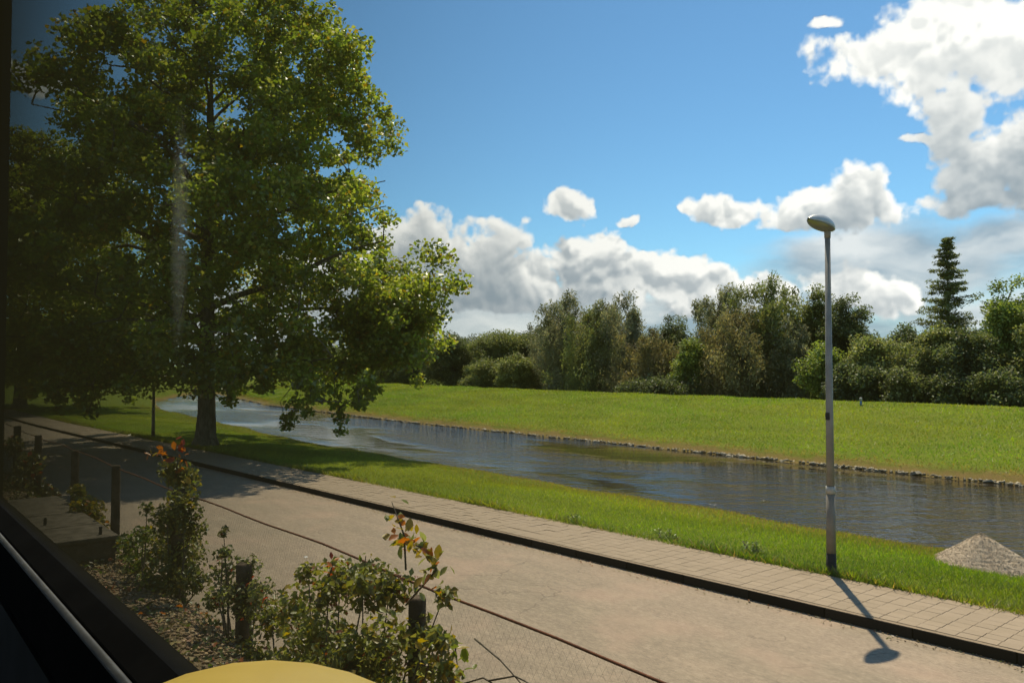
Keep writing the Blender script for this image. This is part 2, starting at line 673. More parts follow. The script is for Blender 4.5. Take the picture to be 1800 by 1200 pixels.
REFL_STREAK = material('imitated_reflection', reflection_fn)  # pale volume imitating the reflection of a pole
ASPHALT = material('asphalt', asphalt)
PAVING = material('paving', paving)
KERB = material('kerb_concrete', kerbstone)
GROUND = material('turf', ground_fn)
BARK = material('bark', bark_fn)
WATER = material('river_water', water_fn)
STONE = material('loose_stone', gravel_fn)
VERGE = material('verge_soil', verge_fn)
PANE = material('veiled_glass', pane_fn)
LEAF = tinted('tree_leaf', 0.55, 0.05, 0.34)
LEAF_FAR = tinted('far_leaf', 0.30, 0.03, 0.5)
LEAF_NEAR = tinted('shrub_leaf', 0.45, 0.03, 0.4)
BLADE = tinted('grass_blade', 0.45, 0.03, 0.5)
WOOD = simple('weathered_post', (0.05, 0.038, 0.027), (0.12, 0.09, 0.062), 9, 0.95, 0, 0.8, 0.02, 0.1)
CONCRETE = simple('old_concrete', (0.09, 0.074, 0.052), (0.16, 0.13, 0.092), 7, 0.92, 0, 0.5, 0.01, 0.2)
LAMP_GREY = simple('lamp_paint', (0.20, 0.19, 0.17), (0.27, 0.255, 0.225), 4, 0.55, 0.1, 0.1, 0.003, 0.4)
LAMP_TAN = simple('lamp_lower_paint', (0.17, 0.15, 0.12), (0.24, 0.21, 0.165), 5, 0.65, 0.0, 0.1, 0.003, 0.3)
LAMP_DARK = simple('lamp_base_coat', (0.018, 0.018, 0.018), (0.035, 0.033, 0.03), 8, 0.7, 0.0, 0.2, 0.003, 0.2)
LAMP_SHELL = simple('lamp_housing', (0.42, 0.42, 0.40), (0.52, 0.52, 0.50), 4, 0.35, 0.2, 0.05, 0.002, 0.5)
BAND = simple('white_band', (0.36, 0.35, 0.31), (0.44, 0.42, 0.37), 9, 0.6, 0, 0.1, 0.002, 0.3)
RUST = simple('rusty_wire', (0.09, 0.032, 0.014), (0.17, 0.062, 0.026), 30, 0.85, 0.2, 0.4, 0.002, 0.3)
ZINC = simple('dull_wire', (0.10, 0.095, 0.08), (0.16, 0.15, 0.13), 30, 0.7, 0.3, 0.2, 0.002, 0.3)
GASKET = simple('black_rubber', (0.002, 0.002, 0.002), (0.004, 0.004, 0.004), 20, 0.8, 0, 0.1, 0.002, 0.05)
TRIM = simple('brushed_trim', (0.30, 0.31, 0.33), (0.42, 0.43, 0.45), 40, 0.38, 0.9, 0.05, 0.001, 0.5)
INNER = simple('dark_wall_lining', (0.016, 0.016, 0.017), (0.026, 0.026, 0.027), 12, 0.7, 0, 0.1, 0.002, 0.25)
CEIL = simple('grey_lining', (0.18, 0.18, 0.17), (0.24, 0.24, 0.23), 8, 0.7, 0, 0.05, 0.002, 0.3)
SKIN = simple('carriage_paint', (0.010, 0.010, 0.011), (0.016, 0.016, 0.017), 4, 0.35, 0.0, 0.03, 0.002, 0.5)
YELLOW = simple('yellow_plastic', (0.56, 0.39, 0.075), (0.62, 0.44, 0.095), 28, 0.5, 0, 0.25, 0.0015, 0.35)
SEAT = simple('seat_fabric', (0.022, 0.026, 0.038), (0.05, 0.055, 0.07), 60, 0.95, 0, 0.4, 0.003, 0.1)
BLUE = simple('blue_paint', (0.10, 0.20, 0.30), (0.14, 0.25, 0.36), 8, 0.6, 0, 0.1, 0.002, 0.3)
PAPER = simple('paper_scrap', (0.62, 0.60, 0.54), (0.72, 0.70, 0.64), 20, 0.8, 0, 0.3, 0.003, 0.2)
FOREST = simple('hill_forest', (0.05, 0.085, 0.075), (0.085, 0.12, 0.11), 0.02, 0.95, 0, 0.5, 2.0, 0.1)


def bowl_fn(n, out):
    p = n.new('ShaderNodeBsdfPrincipled')
    n.put(p.inputs['Base Color'], (0.16, 0.16, 0.12, 1))
    p.inputs['Roughness'].default_value = 0.25
    p.inputs['Transmission Weight'].default_value = 0.25
    return p.outputs[0]


BOWL = material('lamp_bowl', bowl_fn)
BED = simple('joint_sand', (0.235, 0.180, 0.120), (0.275, 0.21, 0.14), 20, 0.95, 0, 0.4, 0.01, 0.1)


# ------------------------------------------------------------------ the lie of the land
def ip(x, xs, ys):
    return np.interp(x, xs, ys)


def kerb_y(x):
    return ip(x, [-300, -75, -45, 0, 60], [6.2, 6.2, 6.85, 9.2, 10.6])


WALK = 1.42


def near_crest(x):
    return ip(x, [-300, -180, -140, -99, -65, -32, 60], [150, 85, 47, 25.5, 17.2, 14.2, 14.4])


def far_edge(x):
    return ip(x, [-300, -200, -160, -121, -80, -50, 60], [190, 120, 72, 42, 33.4, 31.4, 31.6])


WATER_Z = -1.2


def land(x, y):
    """height of the ground"""
    x = np.asarray(x, float)
    y = np.asarray(y, float)
    ge = kerb_y(x) + WALK
    nc = near_crest(x)
    fe = far_edge(x)
    z = np.zeros(np.broadcast(x, y).shape)
    t = np.clip((y - ge) / np.maximum(nc - ge, 0.5), 0, 1)
    bank = 0.12 - 0.22 * t ** 2
    z = np.where(y < ge, -0.05, bank)
    # railway side
    tr = np.clip((3.5 - y) / 0.9, 0, 1)
    z = np.where(y < 3.5, -0.05 + 0.47 * tr * tr * (3 - 2 * tr), z)
    # slope into the water
    s = np.clip((y - nc) / 2.6, 0, 1)
    z = np.where(y > nc, -0.10 - 1.55 * (s * s * (3 - 2 * s) * 0.6 + s * 0.4), z)
    # bed and far slope
    u = y - fe
    up = np.where(u < 0, WATER_Z - 0.25 + 0.25 * np.clip(1 + u / 1.2, 0, 1) - 0.2 * np.clip(-u / 3, 0, 1),
                  WATER_Z + np.interp(u, [0, 0.25, 0.8, 4.0, 9.0, 11.8, 13.2, 15.5, 22, 400], [0, 0.28, 0.42, 0.86, 1.62, 2.05, 2.12, 1.9, 1.0, 1.0]))
    mid = 0.5 * (nc + 2.6 + fe)
    z = np.where(y > np.minimum(mid, fe - 1.2), np.where(y > fe - 1.2, up, -1.65), z)
    return z


def uneven(x, y, amp=0.03):
    return amp * (np.sin(x * 0.9 + 1.3 * np.sin(y * 0.7)) + np.sin(y * 1.7 + 0.8 * np.sin(x * 1.1)) + 0.5 * np.sin(2.3 * x + 3.1 * y))


def build_ground():
    xs = np.concatenate([np.linspace(-3000, -320, 12), np.linspace(-300, -80, 45), np.linspace(-79, 12, 183), np.linspace(14, 120, 40), np.linspace(160, 3000, 12)])
    ys = np.concatenate([np.linspace(-3000, -60, 10), np.linspace(-50, -3, 12), np.linspace(-2, 20, 111), np.linspace(20.3, 48, 110), np.linspace(49, 200, 70), np.linspace(230, 4000, 16)])
    X, Y = np.meshgrid(xs, ys, indexing='ij')
    Z = land(X, Y)
    far = (np.abs(X) > 320) | (Y > 210) | (Y < -55)
    ge = kerb_y(X) + WALK
    Z = Z + np.where((Y > ge + 0.3) & ~far, uneven(X, Y, 0.022), 0)
    V = np.stack([X, Y, Z], -1).reshape(-1, 3)
    nx, ny = len(xs), len(ys)
    i, j = np.meshgrid(np.arange(nx - 1), np.arange(ny - 1), indexing='ij')
    a = (i * ny + j).ravel()
    F = np.stack([a, a + ny, a + ny + 1, a + 1], -1)
    o = obj('ground', mesh_np('ground', V, F, GROUND, smooth=True))
    tag(o, kind='structure')


build_ground()


def strip(name, mat, ylo, yhi, z, xs, ny=2, kind='structure', wob=None):
    vs, fs = [], []
    for x in xs:
        a, b = ylo(x), yhi(x)
        for k in range(ny):
            y = a + (b - a) * k / (ny - 1)
            vs.append((x, y, z(x, y)))
    for i in range(len(xs) - 1):
        for k in range(ny - 1):
            p = i * ny + k
            fs.append((p, p + ny, p + ny + 1, p + 1))
    o = obj(name, mesh_np(name, vs, fs, mat, smooth=True))
    tag(o, kind=kind)
    return o


XS = np.concatenate([np.linspace(-280, -80, 30), np.linspace(-78, 14, 93), np.linspace(16, 90, 20)])
road = strip('road', ASPHALT, lambda x: 3.15, lambda x: float(kerb_y(x)) + 0.06, lambda x, y: 0.0 + 0.03 * math.sin(min(1, max(0, (y - 3.15) / 5.5)) * math.pi), XS, 9)
walk = strip('sidewalk', BED, lambda x: float(kerb_y(x)) + 0.02, lambda x: float(kerb_y(x)) + WALK + 0.12, lambda x, y: 0.1215, XS, 2)
strip('river', WATER, lambda x: float(near_crest(x)) + 0.6, lambda x: float(far_edge(x)) + 0.4, lambda x, y: WATER_Z, XS, 3)

# kerb stones, one metre each, then the paving stones of the footway
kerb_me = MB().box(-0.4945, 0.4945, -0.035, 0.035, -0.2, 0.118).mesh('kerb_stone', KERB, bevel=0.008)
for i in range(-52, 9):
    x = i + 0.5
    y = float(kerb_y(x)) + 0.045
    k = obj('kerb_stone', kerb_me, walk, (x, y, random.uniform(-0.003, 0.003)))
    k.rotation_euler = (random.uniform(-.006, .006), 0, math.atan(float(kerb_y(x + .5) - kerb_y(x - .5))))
PX_, NCOL = 0.20, 8
PW = (WALK - 0.085) / NCOL
pav_me = [MB().box(-PX_ / 2 + .0025, PX_ / 2 - .0025, -PW / 2 + .0015, PW / 2 - .0015, -0.05, 0.0).mesh('paver', PAVING, bevel=0.002)]
slabs = []
for i in range(0, 260):
    x = 1.5 - i * PX_
    th = math.atan(float(kerb_y(x + .5) - kerb_y(x - .5)))
    for c in range(NCOL):
        y = float(kerb_y(x)) + 0.085 + PW * (c + 0.5)
        slabs.append((x, y, 0.1285 + random.uniform(-.0015, .0015), th, random.uniform(-.006, .006), random.uniform(-.01, .01)))
# the stones nearest the window are single pieces, the rest of the row one mesh
inview = [s for s in slabs if s[0] < -2.3]
near, rest = inview[:296], inview[296:] + [s for s in slabs if s[0] >= -2.3]
for (x, y, z, th, a, b) in near:
    o = obj('paver', pav_me[0], walk, (x, y, z))
    o.rotation_euler = (a, b, th)
mb = MB()
for (x, y, z, th, a, b) in rest:
    c, s = math.cos(th), math.sin(th)
    hx, hy = PX_ / 2 - .0025, PW / 2 - .0015
    top = [(x + c * u - s * v, y + s * u + c * v) for u, v in ((-hx, -hy), (hx, -hy), (hx, hy), (-hx, hy))]
    mb.add([(p[0], p[1], z - .04) for p in top] + [(p[0], p[1], z + a * .4 * k) for k, p in enumerate(top)],
           [(4, 5, 6, 7), (0, 1, 5, 4), (1, 2, 6, 5), (2, 3, 7, 6), (3, 0, 4, 7)])
tag(mb.build('paving_stones', PAVING, walk), kind='stuff')


# ------------------------------------------------------------------ foliage and stones from numpy
def orient(nrm, spin):
    """two axes across each normal"""
    ref = np.where(np.abs(nrm[:, 2:3]) > 0.9, np.array([[1.0, 0, 0]]), np.array([[0, 0, 1.0]]))
    u = np.cross(nrm, ref)
    u /= np.linalg.norm(u, axis=1, keepdims=True) + 1e-9
    v = np.cross(nrm, u)
    c, s = np.cos(spin)[:, None], np.sin(spin)[:, None]
    return u * c + v * s, v * c - u * s


def leaf_mesh(name, P, size, col, mat, up=0.6, hang=0.0, aspect=0.62, fold=0.18, r=rng, axis=None):
    """one folded leaf at each point; col (n, 3)"""
    n = len(P)
    nrm = r.normal(size=(n, 3))
    nrm[:, 2] = np.abs(nrm[:, 2]) + up
    nrm /= np.linalg.norm(nrm, axis=1, keepdims=True)
    a, b = orient(nrm, r.uniform(0, 2 * np.pi, n))
    if axis is not None:
        a = a * 0.5 + axis
        a /= np.linalg.norm(a, axis=1, keepdims=True)
        b = np.cross(nrm, a)
        b /= np.linalg.norm(b, axis=1, keepdims=True) + 1e-9
    if hang:
        a[:, 2] -= hang
        a /= np.linalg.norm(a, axis=1, keepdims=True)
        b = np.cross(nrm, a)
        b /= np.linalg.norm(b, axis=1, keepdims=True) + 1e-9
    s = (size * r.uniform(0.5, 1.4, n))[:, None]
    w = s * aspect * 0.5
    lift = nrm * s * fold
    V = np.stack([P - a * s * 0.5, P - a * s * 0.05 + b * w + lift, P + a * s * 0.5, P - a * s * 0.05 - b * w + lift], 1).reshape(-1, 3)
    i = np.arange(n) * 4
    F = np.concatenate([np.stack([i, i + 1, i + 2], 1), np.stack([i, i + 2, i + 3], 1)])
    return mesh_np(name, V, F, mat, np.repeat(col, 4, axis=0))


def leaf_colors(n, base, var=0.25, r=rng, accents=()):
    c = np.array(base)[None, :] * r.uniform(1 - var, 1 + var, (n, 1)) * r.uniform(0.92, 1.08, (n, 3))
    for col, frac in accents:
        m = r.random(n) < frac
        c[m] = np.array(col) * r.uniform(0.7, 1.2, (m.sum(), 1))
    return c


def ball(n, r=rng, shell=0.5):
    d = r.normal(size=(n, 3))
    d /= np.linalg.norm(d, axis=1, keepdims=True)
    return d * (r.random((n, 1)) ** shell)


ICO = None


def pebble_mesh(name, P, size, col, mat, r=rng, squash=0.6):
    """octahedral pebbles, each knocked out of shape"""
    n = len(P)
    O = np.array([[1, 0, 0], [-1, 0, 0], [0, 1, 0], [0, -1, 0], [0, 0, 1], [0, 0, -1]], float)
    f = np.array([[0, 2, 4], [2, 1, 4], [1, 3, 4], [3, 0, 4], [2, 0, 5], [1, 2, 5], [3, 1, 5], [0, 3, 5]])
    K = O[None] * r.uniform(0.7, 1.25, (n, 6, 1)) + r.normal(0, 0.18, (n, 6, 3))
    K[:, :, 2] *= squash
    th = r.uniform(0, 2 * np.pi, n)
    c, s = np.cos(th)[:, None], np.sin(th)[:, None]
    X = K[:, :, 0] * c - K[:, :, 1] * s
    Y = K[:, :, 0] * s + K[:, :, 1] * c
    V = np.stack([X, Y, K[:, :, 2]], -1) * np.asarray(size).reshape(-1, 1, 1) * 0.5 + P[:, None, :]
    F = (f[None] + (np.arange(n) * 6)[:, None, None]).reshape(-1, 3)
    return mesh_np(name, V.reshape(-1, 3), F, mat, np.repeat(col, 6, axis=0))


# ------------------------------------------------------------------ grass
def grass(name, X, Y, h, w, base, dry_fn=None, r=rng, lean=0.5):
    n = len(X)
    Z = land(X, Y) + uneven(X, Y, 0.022)
    P = np.stack([X, Y, Z - 0.01], -1)
    th = r.uniform(0, 2 * np.pi, n)
    a = np.stack([np.cos(th), np.sin(th), np.zeros(n)], -1)
    ln = r.normal(0, lean, (n, 2))
    hh = h * r.uniform(0.5, 1.35, n)
    tip = P + np.stack([ln[:, 0] * hh, ln[:, 1] * hh, hh], -1)
    ww = (w * r.uniform(0.7, 1.3, n))[:, None]
    V = np.stack([P - a * ww, P + a * ww, tip], 1).reshape(-1, 3)
    F = np.arange(n * 3).reshape(-1, 3)
    c = leaf_colors(n, base, 0.35, r, [((0.29, 0.30, 0.05), 0.13)])
    patch = 0.5 + 0.5 * np.sin(X * 0.55 + 2 * np.sin(Y * 0.8)) * np.sin(Y * 1.3 + np.sin(X * 0.37))
    c *= (0.72 + 0.50 * patch)[:, None]
    worn = np.sin(X * 0.21 + 1.7 * np.sin(Y * 0.31)) * np.sin(Y * 0.47 + np.sin(X * 0.6) + 2)
    c *= np.stack([1 + 0.22 * worn, 1 + 0.05 * worn, 1 + 0.1 * worn], -1)
    if dry_fn is not None:
        k = np.clip(dry_fn(X, Y, Z), 0, 1)
        m = r.random(n) < k
        c[m] = np.array((0.30, 0.215, 0.065)) * r.uniform(0.6, 1.2, (m.sum(), 1))
    return tag(obj(name, mesh_np(name, V, F, BLADE, np.repeat(c, 3, axis=0))), kind='stuff')


def build_grass():
    # near bank: denser towards the window
    n = 330000
    X = -3.0 - 62 * rng.random(n) ** 1.9 + 7 * rng.random(n) - 2
    ge = kerb_y(X) + WALK
    nc = near_crest(X) + 1.4
    Y = ge + 0.03 + (nc - ge) * rng.random(n)
    o = grass('bank_grass', X, Y, 0.058, 0.0055, (0.190, 0.245, 0.028), lambda x, y, z: ((y - near_crest(x) + 1.9) / 2.6) * 0.85)
    tag(o, 'short green grass of the near bank, straw-coloured towards the water', 'grass')
    # taller fringe hanging over the paving edge
    n = 26000
    X = 2 - 52 * rng.random(n) ** 1.4
    tuft = np.abs(np.sin(X * 1.7) * np.sin(X * 0.63 + 1)) + 0.25 * rng.random(n)
    Y = kerb_y(X) + WALK - 0.03 + 0.22 * rng.random(n) - 0.05 * tuft
    o = grass('edge_grass', X, Y, 0.13, 0.009, (0.14, 0.175, 0.022), lambda x, y, z: 0.12, lean=0.7)
    tag(o, 'ragged fringe of longer grass along the paving edge', 'grass')
    # dike across the water
    n = 230000
    X = 12 - 130 * rng.random(n)
    fe = far_edge(X)
    Y = fe + 0.3 + 12.8 * rng.random(n)
    o = grass('dike_grass', X, Y, 0.10, 0.016, (0.175, 0.240, 0.018), lambda x, y, z: np.maximum(1.0 - (y - far_edge(x) - 0.2) / 1.1, 0.05), lean=0.7)
    tag(o, 'smooth bright green grass of the dike across the water', 'grass')


build_grass()


# ------------------------------------------------------------------ trees
def branchy(trunk, limbs, name, parent, sides=8):
    mb = MB()
    mb.tube(*trunk, sides=14)
    for pts, rad in limbs:
        mb.tube(pts, rad, sides=sides, cap=False)
    return mb.build(name, BARK, parent, smooth=True)


def big_tree(name, loc, seed):
    r = np.random.default_rng(seed)
    root = empty(name, loc)
    zs = [2.2, 2.7, 3.6, 5.0, 6.5, 8.0, 10.0, 12.0, 14.0, 15.2, 16.4]
    rs = [4.6, 6.8, 8.4, 8.9, 8.8, 8.1, 7.0, 6.3, 5.4, 4.2, 1.6]
    # trunk with root flare and main limbs
    trunk = ([(0, 0, -0.3), (0, 0, 0.05), (0.02, 0, 0.35), (0.03, 0.02, 1.2), (0.05, 0.0, 2.6), (-0.1, 0.05, 5), (0.1, -0.1, 8), (0.0, 0.1, 11), (0.15, 0, 14)],
             [0.58, 0.49, 0.37, 0.31, 0.285, 0.25, 0.18, 0.11, 0.04])
    limbs, nodes = [], []
    for k in range(30):
        z0 = 2.3 + 10.5 * (k / 30) ** 1.05
        th = k * 2.399 + r.normal(0, 0.2)
        z1 = min(z0 + r.uniform(0.6, 3.2), 15.6)
        if k < 6:
            z1 = z0 + r.uniform(-0.6, 1.2)
        L = np.interp(z1, zs, rs) * r.uniform(0.72, 0.95)
        pts, rad = [], []
        for t in np.linspace(0, 1, 7):
            bend = math.sin(t * math.pi) * r.uniform(0.0, 0.5)
            p = (math.cos(th + 0.12 * math.sin(5 * t)) * L * t, math.sin(th + 0.12 * math.sin(5 * t)) * L * t, z0 + (z1 - z0) * t + bend)
            pts.append(p)
            rad.append(max(0.018, (0.16 - 0.007 * k * 0.5) * (1 - t) ** 0.8))
            nodes.append(p)
        limbs.append((pts, rad))
    nodes = np.array(nodes)
    # clumps fill the crown, thicker towards its skin
    C = []
    while len(C) < 680:
        z = r.uniform(2.3, 16.3)
        Rz = np.interp(z, zs, rs)
        if r.random() > (Rz / 9.0) ** 1.2 + 0.12:
            continue
        th = r.uniform(0, 2 * np.pi)
        lobe = 0.90 + 0.14 * math.sin(3 * th + z * 0.9) + 0.10 * math.sin(5 * th - 1.7 * z + seed) + 0.06 * math.sin(9 * th + 2.3 * z)
        rho = Rz * min(lobe, 1.06) * r.random() ** 0.38
        lean = 0.10 * max(0.0, z - 6.0)
        C.append((math.cos(th) * rho + SY * lean, math.sin(th) * rho + CY * lean, z, r.uniform(0.42, 0.98)))
    # heavy low boughs on the river side
    for k in range(70):
        q = ball(1, r, .5)[0] * np.array([2.0, 2.0, 1.9])
        C.append((SY * 6.9 + q[0], CY * 6.9 - .6 + q[1], 4.4 + q[2], r.uniform(.45, .85)))
    # drooping branch ends under the crown
    for k in range(30):
        th = r.uniform(0, 2 * np.pi)
        rho = r.uniform(4.2, 8.0)
        top = r.uniform(2.2, 2.8)
        for j in range(r.integers(1, 4)):
            C.append((math.cos(th) * rho + r.normal(0, .12), math.sin(th) * rho + r.normal(0, .12), top - 0.42 * j, 0.42 - 0.06 * j))
    # right-hand droop that reaches lowest over the water
    e = Vector((SY, CY))
    for (rr, zz, q) in ((5.6, 2.0, .5), (5.7, 1.5, .42), (5.75, 1.0, .36), (5.8, 0.55, .28), (4.2, 1.5, .5), (4.0, 1.0, .4), (3.9, 0.75, .3), (6.8, 2.2, .6), (6.5, 1.7, .5)):
        C.append((e.x * rr, e.y * rr - 1.0, zz, q))
    for (rr, zz, q) in ((-2.7, 1.9, .45), (-2.75, 1.55, .35), (-2.5, 2.2, .5), (-3.4, 2.0, .4), (-3.5, 1.6, .3)):
        C.append((e.x * rr, e.y * rr - 1.5, zz, q))
    C = np.array(C)
    # twigs grow outwards from clump to clump
    C = C[np.argsort(np.hypot(C[:, 0], C[:, 1]))]
    grown = [tuple(q) for q in nodes]
    for c in C:
        G = np.array(grown)
        d = np.linalg.norm(G - c[:3], axis=1) + 0.4 * np.maximum(0, G[:, 2] - c[2])
        a = G[int(np.argmin(d))]
        L = np.linalg.norm(a - c[:3])
        m1 = a + (c[:3] - a) * .35 + r.normal(0, .10, 3) * L + np.array([0, 0, .10 * L])
        m2 = a + (c[:3] - a) * .70 + r.normal(0, .07, 3) * L + np.array([0, 0, .08 * L])
        limbs.append(([tuple(a), tuple(m1), tuple(m2), tuple(c[:3])], [0.026, 0.02, 0.014, 0.006]))
        grown += [tuple(m1), tuple(m2), tuple(c[:3])]
    branchy(trunk, limbs, 'trunk', root, 6)
    P, T = [], []
    for c in C:
        k = int(300 * (c[3] / 0.85) ** 2) + 20
        q = ball(k, r, 0.55) * c[3] * np.array([1, 1, 0.72]) + c[:3]
        P.append(q)
        T.append(np.full(k, r.uniform(0.8, 1.22)))
    P = np.concatenate(P)
    T = np.concatenate(T)
    col = leaf_colors(len(P), (0.205, 0.245, 0.046), 0.28, r, [((0.33, 0.34, 0.08), 0.20), ((0.30, 0.21, 0.04), 0.06)]) * T[:, None]
    me = leaf_mesh('crown', P, 0.160, col, LEAF, up=0.35, hang=0.35, aspect=0.85, fold=0.12, r=r)
    obj('crown', me, root)
    return root


t1, _ = at(366, 10.0)
T1 = big_tree('broadleaf_tree', (-29.4, 9.9, 0.10), 3)
tag(T1, 'large broadleaf tree with spreading crown, its trunk by the second lamp', 'tree', 'big trees along the street')


def copy_tree(root, loc, rz, s):
    r = root.copy()
    COL.objects.link(r)
    r.location = loc
    r.rotation_euler = (0, 0, rz)
    r.scale = (s, s, s)
    for ch in root.children:
        c = ch.copy()
        COL.objects.link(c)
        c.parent = r
    return r


T2 = copy_tree(T1, (-61.0, 8.5, 0.10), 2.1, 1.12)
tag(T2, 'farther broadleaf tree at the left edge, its dark trunk beyond the first', 'tree', 'big trees along the street')


def far_tree(name, px, top, half, Y, kind, base, label, cat='tree', seed=0, group='trees behind the dike'):
    """a full tree or shrub on the line y = Y"""
    r = np.random.default_rng(seed * 13 + 5)
    p, dep = at(px, Y)
    z0 = float(land(p.x, p.y))
    H = 3.0 + (643 - top) / FPX * dep - z0
    W = half * (1.05 if kind == 'conifer' else 1.32) / FPX * dep
    root = empty(name, (p.x, p.y, z0))
    limbs, C = [], []
    if kind == 'conifer':
        trunk = ([(0, 0, -0.2), (0, 0, H * 0.5), (0, 0, H * 0.98)], [0.16, 0.10, 0.015])
        for k in range(120):
            t = k / 120
            z = H * (0.16 + 0.83 * t) + r.normal(0, .06)
            L = W * 1.7 * (1.0 - t) ** .8 * r.uniform(.45, 1.1) * (.80 + .20 * math.sin(k * .55)) + .10
            th = k * 2.399 + r.normal(0, .3)
            rise = r.uniform(-.05, .28)
            tip = (math.cos(th) * L, math.sin(th) * L, z + L * rise)
            limbs.append(([(0, 0, z), tip], [.028, .006]))
            for q in np.arange(.2, 1.01, .2):
                C.append((tip[0] * q + r.normal(0, .05), tip[1] * q + r.normal(0, .05), z + L * rise * q - .05, (.40 - .12 * q) * (1.1 - .65 * t) * r.uniform(.6, 1.25)))
        C = np.array(C)
        lw, asp, n0, upv, hang = 0.15, 0.4, 66, 0.6, 0.5
    else:
        n = int(np.clip(70 + 32 * W * H / 8, 80, 320))
        trunk = ([(0, 0, -0.2), (0.05, 0, H * 0.3), (-0.08, 0.05, H * 0.62), (0, 0, H * 0.8)], [0.02 * H + .05, 0.015 * H + .04, 0.008 * H + .02, 0.02])
        cr = 0.24 + 0.15 * min(W, 4)
        if kind == 'willow':
            # several plumes rising and parting from one stool
            K = 7
            tips = []
            for k in range(K):
                th = k * 2.399 + r.normal(0, .4)
                l = W * (0.25 + .75 * k / K) * r.uniform(.7, 1.0)
                tips.append((math.cos(th) * l, math.sin(th) * l, H * (1.0 - .30 * (k / K) * r.uniform(.5, 1.2))))
            for _ in range(n):
                k = r.integers(K)
                t = r.random() ** .8
                tx, ty, tz = tips[k]
                sp_ = W * .34 * (1.05 - t * .85)
                C.append((tx * (.25 + .75 * t ** .7) + r.normal(0, sp_), ty * (.25 + .75 * t ** .7) + r.normal(0, sp_), max(.15, tz * t * .97 + r.normal(0, .1)), cr * r.uniform(.6, 1.2) * (1.15 - .65 * t)))
        else:
            # a handful of unequal lobes round the stem
            K = 9
            lobes = [(0, 0, H * .80, .42 * W, H * .19), (.15 * W, -.1 * W, H * .70, .50 * W, H * .18)]
            for k in range(K):
                th = k * 2.399 + r.normal(0, .5)
                t = (k + .5) / K
                l = W * .55 * r.uniform(.6, 1.05) * (1.0 - .35 * t)
                lobes.append((math.cos(th) * l, math.sin(th) * l, H * (.14 + .60 * t), W * r.uniform(.36, .56), H * r.uniform(.11, .18)))
            for _ in range(n):
                lx, ly, lz, lr, lh = lobes[r.integers(len(lobes))]
                d = r.normal(size=3)
                d /= np.linalg.norm(d)
                q = r.random() ** .4
                C.append((lx + d[0] * lr * q, ly + d[1] * lr * q, max(.12, lz + d[2] * lh * q), cr * r.uniform(.55, 1.15)))
        C = np.array(C)
        for c in C[::2]:
            zz = max(0.1, c[2] - 0.45 * math.hypot(c[0], c[1]) - .3)
            limbs.append(([(0, 0, min(zz, H * .8)), (c[0] * .5, c[1] * .5, (zz + c[2]) / 2 + .1), tuple(c[:3])], [.05, .03, .01]))
        lw, asp, n0, upv, hang = (0.24, 0.30, 85, 0.2, 0.9) if kind == 'willow' else (0.155, 0.75, 115, 0.5, 0.25)
    branchy(trunk, limbs, 'trunk', root, 4)
    P, T = [], []
    for c in C:
        k = int(n0 * r.uniform(.7, 1.3) * min(2.2, (c[3] / .45) ** 1.3 + .3))
        sq = np.array([1, 1, 1.5]) if kind == 'willow' else (np.array([1.15, 1.15, .65]) if kind == 'conifer' else np.array([1, 1, .75]))
        P.append(ball(k, r, .55) * c[3] * 1.25 * sq + c[:3])
        T.append(np.full(k, r.uniform(.72, 1.28)))
    P, T = np.concatenate(P), np.concatenate(T)
    P[:, 2] = np.maximum(P[:, 2], 0.02)
    col = leaf_colors(len(P), base, .25, r, [((base[0] * 1.7, base[1] * 1.5, base[2] * 1.5), .15)]) * T[:, None]
    obj('crown', leaf_mesh('crown', P, lw, col, LEAF_FAR, up=upv, hang=hang, aspect=asp, r=r), root)
    return tag(root, label, cat, group)


